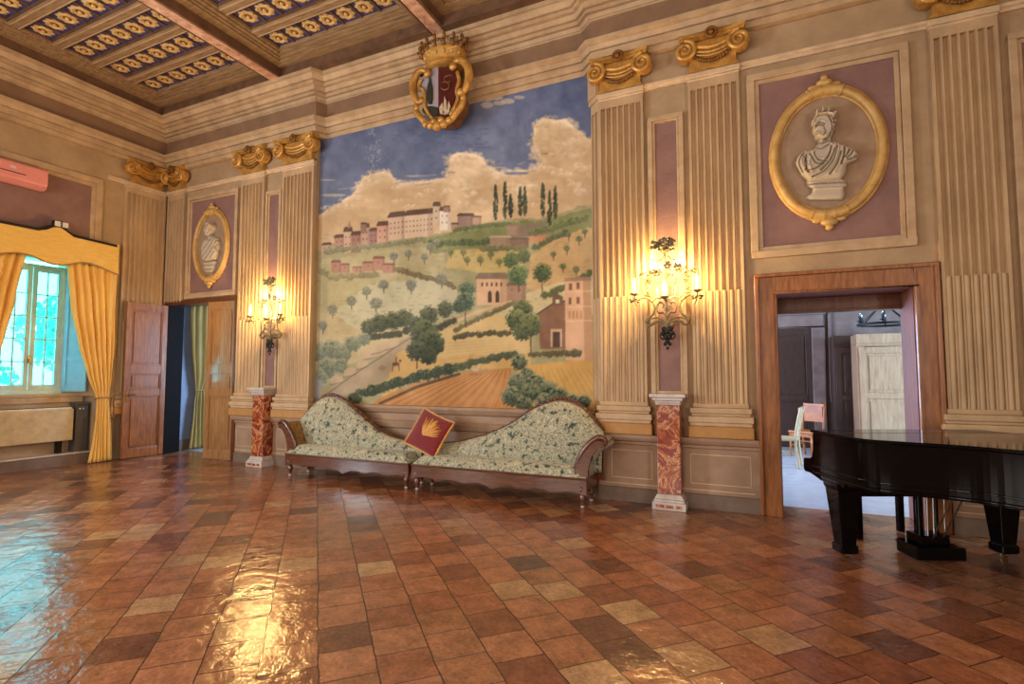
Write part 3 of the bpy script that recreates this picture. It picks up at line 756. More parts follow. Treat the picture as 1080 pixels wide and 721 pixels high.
    house(535, 300, 20, 18, (150, 112, 88), (110, 84, 66), 2); line([(470, 345), (500, 330), (540, 318)], 3.4, (196, 160, 112)); hedge([(480, 348), (510, 334), (545, 318)], 2.6, (88, 82, 50), (140, 124, 76))
    tree(540, 274, 9, (60, 78, 48), (122, 134, 78)); tree(553, 270, 8, (66, 80, 50), (120, 126, 76)); tree(547, 290, 11, (52, 74, 44), (124, 142, 80), 8); tree(572, 288, 10, (44, 58, 38), (104, 116, 66), 10)
    hedge([(575, 312), (600, 300), (624, 288)], 4, (74, 80, 46), (134, 130, 80))
    tree(493, 305, 9, (50, 70, 52), (120, 136, 98)); tree(491, 318, 10, (50, 68, 54), (112, 128, 96), 16); tree(484, 324, 7, (40, 56, 44), (90, 104, 76))
    # church and bell tower
    poly([(568, 331), (584, 320), (598, 318), (598, 368), (570, 368)], (122, 84, 62), 1, 10); line([(566, 332), (584, 320), (598, 317)], 1.6, (78, 54, 44))
    poly([(583, 322), (583, 313), (588, 309.5), (594, 313), (594, 322)], (104, 76, 58)); poly([(586.5, 320), (586.5, 316), (590.5, 316), (590.5, 320)], (206, 190, 160))
    poly([(581, 366), (581, 347), (593, 347), (593, 366)], (190, 156, 122)); poly([(583.5, 366), (583.5, 350), (591, 350), (591, 366)], (70, 50, 42))
    poly([(596, 296), (615, 294), (617, 380), (597, 380)], (206, 158, 120), 1, 10); poly([(615, 294), (623, 296), (626, 382), (617, 380)], (186, 136, 94), 1, 10); poly([(595, 297), (596, 293), (624, 292), (624, 296)], (150, 116, 90))
    for x, y in ((602, 299), (610, 298), (601.5, 314), (610, 313.5)): poly([(x-1.6, y), (x+1.6, y), (x+1.6, y+7), (x-1.6, y+7)], (112, 74, 56))
    for x in (601, 605, 609, 613): poly([(x-1, 328), (x+1, 328), (x+1, 336), (x-1, 336)], (176, 122, 88))
    for y in (308, 324, 339): line([(596, y), (626, y-1)], .9, (226, 184, 144), .8)
    # middle hedges, large trees
    hedge([(480, 355), (510, 352), (540, 352)], 3.2, (62, 58, 36), (120, 106, 64)); hedge([(560, 374), (585, 373), (615, 372)], 3.4, (70, 68, 42), (136, 116, 70)); hedge([(480, 388), (510, 380), (548, 372)], 4.2, (54, 64, 42), (110, 110, 68))
    tree(551, 326, 11, (44, 58, 36), (124, 128, 74)); tree(545, 338, 12, (40, 56, 36), (130, 134, 78)); tree(560, 342, 12, (44, 58, 36), (136, 138, 82), 20); tree(551, 350, 10, (36, 48, 32), (110, 116, 68))
    for x, y, r in ((390, 345, 9), (402, 340, 10), (416, 338, 10), (428, 336, 10), (453, 332, 10), (470, 326, 9), (440, 340, 7)): tree(x, y, r, (44, 54, 38), (104, 108, 74))
    hedge([(390, 356), (420, 352), (440, 344)], 4, (52, 54, 40), (84, 82, 58)); hedge([(462, 346), (482, 338)], 3.4, (50, 50, 34), (90, 82, 52))
    tree(448, 352, 15, (30, 40, 28), (92, 102, 64)); tree(455, 362, 14, (28, 38, 28), (88, 98, 62), 8); tree(440, 370, 11, (30, 38, 28), (80, 88, 56), 8); tree(452, 375, 10, (28, 36, 26), (70, 78, 50))
    for x, y, r in ((337, 372, 11), (350, 368, 11), (362, 372, 10), (372, 362, 9), (345, 388, 11), (336, 398, 10), (360, 386, 8), (384, 358, 7)): tree(x, y, r, (84, 94, 76), (146, 146, 112))
    for x, y, w_ in ((382, 374, 14), (392, 368, 12), (404, 364, 12), (376, 384, 12), (362, 392, 14), (348, 400, 14), (412, 362, 9)): poly([(x, y), (x+w_*.4, y-4), (x+w_, y-3), (x+w_, y+4), (x+2, y+6)], (178, 150, 116), .9, 16, .4); line([(x, y+6), (x+w_, y+3)], .8, (110, 84, 64))
    line([(333, 425), (372, 396), (400, 378), (440, 352)], 1.2, (92, 84, 80), .8)
    poly([(318, 440), (333, 396), (342, 404), (336, 424)], (126, 128, 134), .8, 12, .6)
    # horse and rider on the road, ox team in the field
    dab(418, 384, 4.2, 2.2, (84, 56, 40)); dab(422.5, 380.5, 1.6, 1.6, (84, 56, 40)); line([(415, 385), (414, 392)], .9, (70, 48, 36)); line([(421, 385), (421.5, 391)], .9, (70, 48, 36)); line([(418, 383), (418.5, 377)], 1.6, (104, 66, 48)); dab(418.6, 376, .9, 1, (150, 110, 84)); dab(403, 388, 4, 3, (126, 98, 66), .6)
    dab(502, 390, 4, 1.8, (190, 168, 136)); dab(505, 386, 1.6, 2.6, (196, 174, 146)); line([(496, 395), (508, 395)], 1, (120, 90, 60))
    # front hedge and bushes
    hedge([(372, 420), (392, 412), (420, 402), (450, 396), (478, 388)], 6, (38, 50, 36), (112, 116, 70)); hedge([(375, 426), (385, 420)], 7, (50, 62, 44), (116, 122, 84)); line([(400, 426), (440, 408), (486, 394)], 3, (56, 44, 30), .8)
    for x, y, r in ((548, 382, 9), (556, 396, 9), (546, 404, 11), (566, 404, 10), (578, 412, 11), (590, 418, 10), (560, 414, 11), (540, 418, 11), (575, 424, 10), (605, 424, 9), (616, 424, 8), (553, 426, 9), (597, 428, 9)): tree(x, y, r, (34, 46, 34), (136, 142, 98))
    for x, y in ((566, 424), (572, 420), (588, 426)): dab(x, y, 3, 3, (150, 134, 100), .7)
    # age: scuffs and pale flecks
    for i in range(260): dab(333+g.random()*292, 90+g.random()*330, .4+g.random()*.6, .3+g.random()*.8, (210, 196, 170), .22)
    C += (N3-.5)[..., None]*20+(N2-.5)[..., None]*18
    C = blur(C, 1, 1); gy = C.mean(axis=2, keepdims=True); C = gy+(C-gy)*.92
    return np.clip(255*np.clip(C/255, 0, 1)**.86, 0, 255), (X0, Y0, K)
def lin_arr(c):
    c = c/255.0; return np.where(c <= .04045, c/12.92, ((c+.055)/1.055)**2.4)
PAINT, (PX0, PY0, PK) = paint_mural()
mx0, mx1, mz0, mz1 = -6.44, -1.80, 1.03, 5.42
NX, NZ = 390, 386
gx, gz = np.meshgrid(np.linspace(mx0, mx1, NX), np.linspace(mz0, mz1, NZ))
dx_, dy_, dz_ = gx, np.full_like(gx, YM), gz-EYE
fw = dx_*_F.x+dy_*_F.y+dz_*_F.z
qx = 540+FPX*(dx_*_R.x+dy_*_R.y)/fw; qy = 360.5-FPX*(dx_*_U.x+dy_*_U.y+dz_*_U.z)/fw
cxp = np.clip((qx-PX0)*PK, 0, PAINT.shape[1]-2); cyp = np.clip((qy-PY0)*PK, 0, PAINT.shape[0]-2)
ix, iy = cxp.astype(int), cyp.astype(int); fx, fy = (cxp-ix)[..., None], (cyp-iy)[..., None]
colr = (PAINT[iy, ix]*(1-fx)+PAINT[iy, ix+1]*fx)*(1-fy)+(PAINT[iy+1, ix]*(1-fx)+PAINT[iy+1, ix+1]*fx)*fy
me = bpy.data.meshes.new('mural')
vs = np.stack([gx.ravel(), np.full(gx.size, YM-.006), gz.ravel()], 1)
ii = (np.arange(NZ-1)[:, None]*NX+np.arange(NX-1)[None]).ravel()
fc = np.stack([ii, ii+1, ii+NX+1, ii+NX], 1)
me.vertices.add(len(vs)); me.vertices.foreach_set('co', vs.ravel())
me.loops.add(fc.size); me.loops.foreach_set('vertex_index', fc.ravel().astype(np.int32))
me.polygons.add(len(fc)); me.polygons.foreach_set('loop_start', (np.arange(len(fc))*4).astype(np.int32))
me.update(calc_edges=True)
ca = me.color_attributes.new('paint', 'FLOAT_COLOR', 'POINT')
ca.data.foreach_set('color', np.concatenate([lin_arr(colr).reshape(-1, 3), np.ones((gx.size, 1))], 1).ravel().astype(np.float32))
me.materials.append(M['fresco'])
mural = bpy.data.objects.new('mural', me); COL.objects.link(mural)
mural['label'] = 'painted landscape mural of a hill town, cypresses, church and ploughed fields'; mural['category'] = 'mural'

# ------------------------------------------------------------------ portrait medallions over the doors
def relief(name, par, shapes, folds, conv, mname, y, res=4, hz=.05, tint=(188, 172, 150)):
    """low relief raised from outlines: shapes = (outline, height, softness); folds = carved lines"""
    xs = [p[0] for s in shapes for p in s[0]]; ys = [p[1] for s in shapes for p in s[0]]
    x0, x1, y0, y1 = min(xs)-4, max(xs)+4, min(ys)-4, max(ys)+4
    K = res; H, W_ = int((y1-y0)*K), int((x1-x0)*K)
    h = np.zeros((H, W_))
    for pts, ht, so in shapes:
        r = raster((H, W_), pts, K, (x0, y0))
        m = np.zeros((H, W_)); (a, b, c, d), ins = r; m[a:b, c:d] = ins
        core = np.sqrt(np.clip(blur(m, so*K, 2)*m*1.9-.9*m*0-.55*m, 0, None)+.0)*m
        h = np.maximum(h, ht*(.25*m+core))
    mask = h > .01; ink = np.ones((H, W_))
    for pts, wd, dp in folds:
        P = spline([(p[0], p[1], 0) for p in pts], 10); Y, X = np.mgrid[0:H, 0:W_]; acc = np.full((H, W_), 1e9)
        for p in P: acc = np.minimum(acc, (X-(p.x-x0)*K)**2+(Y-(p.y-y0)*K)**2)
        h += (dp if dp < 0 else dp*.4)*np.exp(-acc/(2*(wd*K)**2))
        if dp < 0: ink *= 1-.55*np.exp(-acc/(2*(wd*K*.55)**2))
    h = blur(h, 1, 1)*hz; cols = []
    mb = MB(); idx = {}
    stp = 2
    for j in range(0, H-stp, stp):
        for i in range(0, W_-stp, stp):
            if not mask[j, i]: continue
            q = []
            for a, b in ((j, i), (j, i+stp), (j+stp, i+stp), (j+stp, i)):
                if (a, b) not in idx:
                    X, Z = conv(x0+b/K, y0+a/K); a2, b2 = min(a, H-1), min(b, W_-1)
                    hh = h[a2, b2] if mask[a2, b2] else -.004
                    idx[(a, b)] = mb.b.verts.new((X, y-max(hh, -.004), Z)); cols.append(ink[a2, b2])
                q.append(idx[(a, b)])
            mb.face(q)
    mb.b.verts.index_update(); n_before = len(mb.b.verts)
    o = mb.build(name, 'carved', par, smooth=True)
    if len(o.data.vertices) == n_before:
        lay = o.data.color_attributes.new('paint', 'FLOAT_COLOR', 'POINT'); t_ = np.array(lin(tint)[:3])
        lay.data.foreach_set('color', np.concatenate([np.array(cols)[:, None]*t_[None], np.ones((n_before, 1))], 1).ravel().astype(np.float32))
    return o
vcol('carved', .7)

def medallion(cx_, cz_, rx, rz, label, build_bust):
    t = thing('portrait_medallion', label, 'medallion', (cx_, YW, cz_), group='painted bust medallions over the doors')
    E = lambda k, a, y: (cx_+rx*k*math.cos(a), y, cz_+rz*k*math.sin(a))
    n = 64
    p = MB(); p.prism([(cx_+rx*.9*math.cos(2*PI*i/n), cz_+rz*.9*math.sin(2*PI*i/n)) for i in range(n)], el, YW, YW-.012)
    p.build('plaque', 'grisaille_ground', t)
    f = MB(); f.tube([E(.93, 2*PI*i/n, YW-.035) for i in range(n)], .044, 12, True)
    f.tube([E(1.0, 2*PI*i/n, YW-.02) for i in range(n)], .022, 8, True); f.tube([E(.855, 2*PI*i/n, YW-.02) for i in range(n)], .016, 8, True)
    f.build('frame', 'gilt_pale', t, smooth=True)
    for s in (1, -1):
        k = MB()
        k.tube([E(.93, s*PI/2+(i-6)*.055, YW-.04) for i in range(13)], [.05, .055]+[.057]*9+[.055, .05], 12)
        for q in (-5.6, -1.6, 1.6, 5.6): k.tube([E(.93+.0, s*PI/2+(q-.4)*.055, YW-.04), E(.93, s*PI/2+(q+.4)*.055, YW-.04)], .064, 12)
        k.build('clasp', 'gilt_pale', t, smooth=True, angle=40)
        z = cz_+s*rz
        d = MB(); d.ball((cx_, YW-.04, z+s*.03), .075, (1.1, .6, .6), 12); d.ball((cx_, YW-.04, z+s*.085), .04, (1, .8, .9), 10)
        for q in (-1, 1): d.ball((cx_+q*.1, YW-.03, z-s*.0), .05, (1.2, .5, .6), 10)
        d.build('finial', 'gilt_pale', t, smooth=True)
    build_bust(t)
    return t
def bust_emperor(t):
    cv = lambda x, y: (.755+(x-312)/262*.53*.98, 3.83+((375-y)-.15*(x-312))/310*.72)
    head = [(262,225),(300,212),(335,222),(350,245),(348,280),(338,305),(325,325),(300,330),(285,324),(262,322),(255,310),(262,299),(249,292),(257,274),(252,258)]
    neck = [(278,312),(335,295),(330,340),(352,362),(240,378),(268,350)]
    torso = [(243,372),(275,352),(335,332),(380,345),(430,368),(452,398),(440,420),(396,438),(392,480),(372,502),(222,516),(190,484),(164,432),(175,402),(205,376)]
    sleeve = [(380,380),(430,368),(452,398),(442,420),(398,436),(375,420)]
    socle = [(212,512),(372,500),(402,516),(396,534),(382,542),(386,576),(376,596),(224,602),(203,590),(236,570),(240,548),(214,534)]
    sh = [(socle, .8, 10), (torso, 1.25, 14), (neck, 1.15, 9), (head, 1.6, 9), (sleeve, 1.3, 8)]
    sh += [([(x+9*math.cos(a), y+8*math.sin(a)) for a in np.linspace(0, 2*PI, 9)[:-1]], 1.75, 4) for x, y in ((340,232),(350,250),(344,268),(336,282),(318,222),(328,236),(300,218),(280,222),(262,232),(252,248),(338,256))]
    sh += [([(250,262),(262,262),(262,286),(247,288)], 1.85, 4), ([(256,300),(276,296),(312,306),(328,322),(300,330),(270,324)], 1.8, 4)]
    fo = [([(350,345),(330,400),(290,450),(220,490)], 3, .5), ([(335,348),(310,400),(270,440),(205,460)], 3, .45), ([(270,355),(240,400),(225,440),(240,480)], 3, .5), ([(215,378),(190,420),(200,470)], 3, .45),
          ([(365,350),(350,410),(310,470),(250,505)], 3, .5), ([(380,360),(370,420),(340,480)], 3, .4), ([(240,380),(262,410),(300,420)], 3, .4), ([(232,395),(258,436),(296,440)], 3, -.5), ([(345,372),(322,424),(280,470)], 2.5, -.6), ([(215,402),(208,440),(222,480)], 2.5, -.6), ([(372,385),(352,440),(320,486)], 2.5, -.6),
          ([(255,362),(285,372),(318,352)], 2.2, -.5), ([(205,388),(180,430),(196,476)], 2.2, -.7), ([(196,396),(214,430),(210,470)], 2, -.6), ([(250,392),(270,424),(310,428)], 2, -.6), ([(330,360),(312,410),(266,456),(214,474)], 2, -.7), ([(356,360),(338,420),(296,472),(240,500)], 2, -.7), ([(390,362),(384,400),(372,440)], 2, -.7), ([(410,372),(400,396),(384,410)], 2, -.6), ([(425,380),(414,400),(396,412)], 2, -.6), ([(400,420),(422,416),(444,404)], 3, -.6), ([(268,340),(290,346),(320,330)], 2.5, -.6), ([(330,300),(318,322),(296,330)], 2.4, -.6), ([(318,226),(330,250),(336,290)], 2, -.6), ([(262,272),(284,268),(298,274)], 2, -.7), ([(254,300),(264,302),(280,300)], 2, -.8), ([(250,262),(247,286),(256,292)], 1.6, -.5), ([(340,240),(346,262)], 2, -.5), ([(215,530),(300,524),(398,518)], 3, -.5), ([(236,552),(300,548),(382,544)], 3, .5), ([(268,262),(285,258),(300,264)], 2.5, -.5), ([(262,256),(282,250),(304,256)], 2.5, .4), ([(262,297),(276,294)], 2, -.5), ([(262,308),(284,310)], 2, -.4), ([(300,285),(305,300),(295,318)], 2.5, -.3), ([(328,262),(334,270),(328,280)], 2, .4)]
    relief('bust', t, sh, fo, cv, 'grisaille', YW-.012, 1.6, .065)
    cr = [([(258,226),(272,216),(320,212),(352,222),(350,234),(320,224),(275,228),(258,238)], 2.1, 4)]
    for a, b, c in (((262,222),(266,186),(276,217)), ((284,216),(294,176),(303,213)), ((310,213),(328,178),(328,214)), ((336,217),(366,206),(352,230))): cr.append(([a, b, c], 2.1, 3))
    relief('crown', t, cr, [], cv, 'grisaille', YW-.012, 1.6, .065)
def bust_draped(t):
    cv = lambda x, y: (-8.92+(x-243)/130*.47*.95, 3.83+((380-y)-.148*(x-243))/250*.67*.98)
    head = [(218,252),(232,234),(258,234),(270,256),(268,285),(258,305),(246,325),(230,322),(222,306),(214,296),(220,282),(216,268)]
    torso = [(200,352),(232,336),(240,318),(262,308),(266,322),(300,328),(318,360),(322,392),(312,420),(318,440),(294,478),(240,500),(204,492),(188,446),(186,396)]
    socle = [(196,498),(292,484),(300,500),(288,520),(292,545),(270,572),(222,572),(200,548),(212,524),(194,512)]
    sh = [(socle, .9, 8), (torso, 1.3, 11), (head, 1.6, 7), ([(222,238),(240,222),(264,226),(276,246),(270,276),(258,262),(240,246)], 1.8, 5), ([(300,380),(322,392),(312,424),(276,432)], 1.45, 6)]
    fo = [([(296,334),(272,380),(236,430),(206,468)], 2.2, -.7), ([(308,346),(292,396),(258,446),(224,486)], 2.2, -.7), ([(316,370),(300,420),(272,470)], 2.2, -.6), ([(280,332),(252,366),(222,404),(196,430)], 2.2, -.6),
          ([(206,362),(196,400),(202,440)], 2.2, -.6), ([(240,338),(254,352),(278,338)], 2, -.5), ([(300,392),(312,410),(318,436)], 2.2, -.7), ([(224,266),(238,265)], 2, -.6), ([(222,298),(234,299)], 2, -.6), ([(232,256),(244,248),(262,252)], 2, -.6), ([(264,264),(258,286),(248,302)], 2, -.6),
          ([(218,276),(216,290),(222,294)], 1.6, -.5), ([(206,524),(286,516)], 2.4, -.5), ([(200,500),(250,494),(294,484)], 2.4, -.6), ([(212,548),(250,550),(290,544)], 2.2, -.5)]
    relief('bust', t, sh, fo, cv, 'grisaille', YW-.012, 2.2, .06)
medallion(.755, 3.83, .53, .72, 'oval medallion with a crowned bearded bust above the wooden door frame', bust_emperor)
medallion(-8.92, 3.83, .47, .67, 'oval medallion with a draped bare-headed bust above the left doorway', bust_draped)

# ------------------------------------------------------------------ coat of arms on the cornice
YA = 6.06
def ca_(x, y, Y=YA): return at_y(425+x/6.55, 30+y/6.55, Y)
t = thing('coat_of_arms', 'carved gilt coat of arms with a crown, hung over the cornice above the mural', 'coat of arms', tuple(ca_(255, 690)))
def shield(pts, name, m, par, y0, y1):
    mb = MB(); mb.prism([(ca_(*p).x, ca_(*p).z) for p in pts], el, y0, y1); return mb.build(name, m, par)
shield([(110,310),(150,300),(190,285),(250,275),(330,275),(370,300),(385,350),(375,430),(400,480),(360,580),(320,630),(250,650),(190,640),(140,560),(150,450),(105,410),(130,360)], 'backing', 'gilt_dark', t, YA+.0, YA+.26)
mat('arms_blue', (150, 152, 176), (176, 150, 120), 6, .4); mat('arms_red', (92, 26, 24), (66, 16, 18), 8, .35); mat('arms_green', (48, 46, 36), None, 9, .5); mat('arms_pale', (216, 196, 166), (170, 140, 110), 20, .5)
lf = shield([(130,350),(160,330),(215,285),(252,275),(252,610),(200,620),(150,590),(150,500),(142,440),(115,408)], 'left_field', 'arms_blue', t, YA-.03, YA+.02)
rf = shield([(252,275),(330,275),(372,305),(384,350),(370,420),(372,470),(345,560),(310,610),(252,610)], 'right_field', 'arms_red', t, YA-.03, YA+.02)
c_ = MB(); pts = [(200,345),(215,420),(216,500),(208,530),(190,530),(180,500),(182,420)]
c_.prism([(ca_(*p).x, ca_(*p).z) for p in pts], el, YA-.055, YA-.02); c_.build('cypress', 'arms_green', lf)
c_ = MB(); c_.prism([(ca_(*p).x, ca_(*p).z) for p in [(150,590),(145,560),(200,545),(252,555),(252,610),(200,620)]], el, YA-.045, YA-.02); c_.build('hillock', 'arms_green', lf)
c_ = MB(); c_.tube([ca_(*p, YA-.04) for p in [(345,330),(320,322),(290,335),(285,360),(310,375),(325,395),(310,420),(280,425),(262,410)]], .012, 6)
c_.tube([ca_(*p, YA-.04) for p in [(262,375),(290,370),(330,368)]], .008, 6); c_.build('scroll', 'gilt_dark', rf, smooth=True)
c_ = MB()
for pp in ([(270,600),(265,560),(285,525),(300,600)], [(290,605),(300,480),(312,510),(320,600)], [(316,600),(330,510),(340,550),(330,590)]): c_.prism([(ca_(*p).x, ca_(*p).z) for p in pp], el, YA-.055, YA-.02)
c_.build('towers', 'arms_pale', rf)
f_ = MB()
def scroll(pts, r, y=YA-.05): f_.tube(spline([ca_(*p, y) for p in pts], 6), r if not isinstance(r, list) else r, 10)
def taper(n, a, b): return [a+(b-a)*math.sin(PI*i/(n-1)) for i in range(n)]
L1 = [(170,300),(135,290),(100,310),(75,360),(70,420),(85,480),(112,510),(128,490)]
scroll(L1, taper(43, .028, .056)); scroll([(105,500),(85,560),(110,600),(150,640),(200,665),(250,660)], taper(31, .026, .046))
R1 = [(335,265),(360,235),(400,220),(440,250),(455,310),(448,370),(425,430),(395,440)]
scroll(R1, taper(43, .028, .06)); scroll([(400,430),(420,470),(405,530),(370,580),(330,630),(290,650),(250,660)], taper(37, .026, .046))
scroll([(130,350),(110,400),(150,440),(152,540),(200,620)], .025); scroll([(375,300),(388,360),(372,430),(378,490),(330,600)], .028)
for x, y, r in ((170,312,.06),(128,498,.05),(345,262,.06),(398,440,.055),(190,668,.06),(235,672,.075),(280,660,.06),(155,660,.05),(212,640,.045),(262,632,.05),(320,632,.05),(95,548,.04),(415,478,.045)): f_.ball(ca_(x, y, YA-.07), r, (1, .8, 1), 10)
f_.build('shield_frame', 'gilt', t, smooth=True)
k_ = MB()
cr0, cr1 = ca_(150, 235, YA-.05), ca_(370, 150, YA-.05); cc = (cr0+cr1)/2; cw = (cr1.x-cr0.x)/2+.06
k_.lathe([(cw*.8, -.11), (cw*.88, -.09), (cw*.85, -.06), (cw*.88, -.04), (cw*.98, .05), (cw*1.04, .09), (cw*1.0, .11), (cw*.88, .09)], (cc.x, YA+.06, cc.z-.02), 28, lambda p: Vector((p.x, YA+.06+(p.y-YA-.06)*.75, p.z)))
cro = k_.build('crown', 'gilt', t, smooth=True, angle=50)
for i in range(9):
    a = PI+PI*(i)/8 if i < 9 else 0
    bx, by = cc.x+cw*1.04*math.cos(a), YA+.06+cw*.78*math.sin(a); q = MB()
    q.tube([(bx, by, cc.z+.06), (bx+.03*math.cos(a), by, cc.z+.2)], [.028, .012], 8); q.ball((bx+.035*math.cos(a), by-.01, cc.z+.2), .034, (.8, .7, 1.3), 8)
    for s in (-1, 1): q.ball((bx+.03*math.cos(a)+s*.045, by, cc.z+.15), .026, (1.1, .7, .9), 8)
    q.build('crown_leaf', 'gilt_dark', cro, smooth=True)
for i in range(7):
    g_ = MB(); a = PI*1.12+PI*.76*i/6; g_.ball((cc.x+cw*.95*math.cos(a), YA+.06+cw*.72*math.sin(a), cc.z+.0), .026, (1, .7, 1.2), 8); g_.build('crown_jewel', 'gilt_pale', cro, smooth=True)

# ------------------------------------------------------------------ doors and the two neighbouring rooms
def door_leaf(name, x0, w_, h, to, y, t, rails, mname, handle_x=None, back=1):
    """framed and panelled leaf; to(u, v, d) places it, face at d = y, thickness t towards the wall"""
    o = bpy.data.objects.new(name, None); COL.objects.link(o); o['kind'] = 'structure'; o['_o'] = (0, 0, 0)
    sg = 1 if t > 0 else -1
    f = MB()
    def bx(a, b, c, e, d0, d1): f.prism([(a, c), (b, c), (b, e), (a, e)], to, d0, d1)
    st = .09
    bx(x0, x0+st, .01, h, y, y+t); bx(x0+w_-st, x0+w_, .01, h, y, y+t)
    zs = [.01] + [z for r in rails for z in r] + [h]
    z_edges = [(zs[0], zs[1])] + [(zs[i], zs[i+1]) for i in range(2, len(zs)-1, 2)]
    for a, b in z_edges: bx(x0+st, x0+w_-st, a, b, y, y+t)
    f.build('frame', mname, o, bev=.006)
    for a, b in rails:
        p = MB(); i_ = .045
        A = [(x0+st, a), (x0+w_-st, a), (x0+w_-st, b), (x0+st, b)]
        p.prism(A, to, y+t*.55, y+t*.7)
        B = [(x0+st+i_, a+i_), (x0+w_-st-i_, a+i_), (x0+w_-st-i_, b-i_), (x0+st+i_, b-i_)]
        p.prism(B, to, y+t*.22, y+t*.6)
        for q in ((x0+st, x0+st+.018, a, b), (x0+w_-st-.018, x0+w_-st, a, b), (x0+st, x0+w_-st, a, a+.018), (x0+st, x0+w_-st, b-.018, b)):
            p.prism([(q[0], q[2]), (q[1], q[2]), (q[1], q[3]), (q[0], q[3])], to, y+t*.15, y+t*.6)
        p.build('panel', mname, o, bev=.008)
    if handle_x is not None:
        hb = MB(); hb.prism([(handle_x-.02, 1.0), (handle_x+.02, 1.0), (handle_x+.02, 1.2), (handle_x-.02, 1.2)], to, y-sg*.008, y+sg*.002)
        hb.tube([to(handle_x, 1.13, y), to(handle_x, 1.13, y-sg*.05), to(handle_x+.11, 1.125, y-sg*.05)], .011, 8)
        hb.build('handle', 'brass', o, smooth=True, angle=40)
    return o
PAN = [(.16, 1.10), (1.22, 1.50), (1.66, 2.66)]
door_leaf('door_1', 5.60, .72, 2.79, ez, -10.09, -.045, PAN, 'door_wood', 5.66)
_c, _s = math.cos(math.radians(4)), math.sin(math.radians(4))      # closed but for a hand's breadth
door_leaf('door_2', -8.93, .71, 2.79, lambda u, v, d: (-8.22+(u+8.22)*_c+(d-YW)*_s, YW+(u+8.22)*_s+(d-YW)*_c, v), YW + .0, .045, PAN, 'door_pale')
struct('trim_%d' % n_, MB().box(-10.16, -10.12, YW-.03, 6.64, 0, 2.79).box(-8.22, -8.14, YW-.05, YW+.02, 0, 2.79).box(-10.16, -8.14, YW-.05, 6.64, 2.79, 2.87), 'door_wood_dark', bev=.008); n_ += 1
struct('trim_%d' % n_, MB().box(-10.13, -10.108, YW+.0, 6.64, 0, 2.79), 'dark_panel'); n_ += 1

# wooden casing of the right doorway
c_ = MB()
for a, b, c, e, d0, d1 in ((.03, .24, 0, 2.58, YW-.05, YW), (1.45, 1.65, 0, 2.58, YW-.05, YW), (.24, 1.45, 2.36, 2.58, YW-.05, YW),
                           (.03, .07, 0, 2.54, YW-.085, YW-.05), (1.61, 1.65, 0, 2.54, YW-.085, YW-.05), (.03, 1.65, 2.54, 2.58, YW-.085, YW-.05),
                           (.215, .24, 0, 2.36, YW-.07, YW-.05), (1.45, 1.475, 0, 2.36, YW-.07, YW-.05), (.215, 1.475, 2.36, 2.385, YW-.07, YW-.05)):
    c_.box(a, b, d0, d1, c, e)
struct('trim_%d' % n_, c_, 'door_wood', bev=.008); n_ += 1
struct('trim_%d' % n_, MB().box(.2, .245, YW, 6.86, 0, 2.37).box(1.445, 1.49, YW, 6.86, 0, 2.37).box(.245, 1.445, YW, 6.86, 2.355, 2.40), 'jamb_wood', bev=.006); n_ += 1
struct('trim_%d' % n_, MB().box(.245, 1.445, 6.78, 6.86, 2.20, 2.36).box(.245, 1.445, 6.76, 6.88, 2.19, 2.22), 'door_wood_dark', bev=.006); n_ += 1

# room beyond the right doorway
struct('floor_side_room', MB().box(-3, 6.5, 6.82, 12.5, -.12, 0), 'stone_floor')
struct('wall_side_room', MB().box(-3, 6.5, 12.3, 12.5, 0, 4), 'grey_wall')
struct('wall_side_room', MB().box(-3.2, -3, 6.82, 12.5, 0, 4), 'grey_wall')
struct('wall_side_room', MB().box(6.5, 6.7, 6.82, 12.5, 0, 4), 'grey_wall')
struct('ceiling_side_room', MB().box(-3, 6.5, 6.82, 12.5, 4, 4.2), 'grey_wall')
YR = 12.3
a0, a1 = at_y(823, 400, YR).x-.5, at_y(857, 400, YR).x
struct('trim_%d' % n_, MB().box(a0-.2, a0, YR-.08, YR, 0, 2.45).box(a1, a1+.22, YR-.08, YR, 0, 2.45).box(a0-.2, a1+.22, YR-.08, YR, 2.45, 2.70).box(a0-.25, a1+.27, YR-.12, YR, 2.70, 2.78), 'grey_wall', bev=.015); n_ += 1
door_leaf('door_3', a0, a1-a0, 2.45, el, YR-.045, .045, [(.15, .95), (1.05, 2.3)], 'walnut')
struct('trim_%d' % n_, MB().box(a1+.3, a1+.36, YR-.05, YR, 1.01, 3.2).box(a1+.3, a1+.75, YR-.05, YR, .95, 1.01), 'grey_wall', bev=.01); n_ += 1

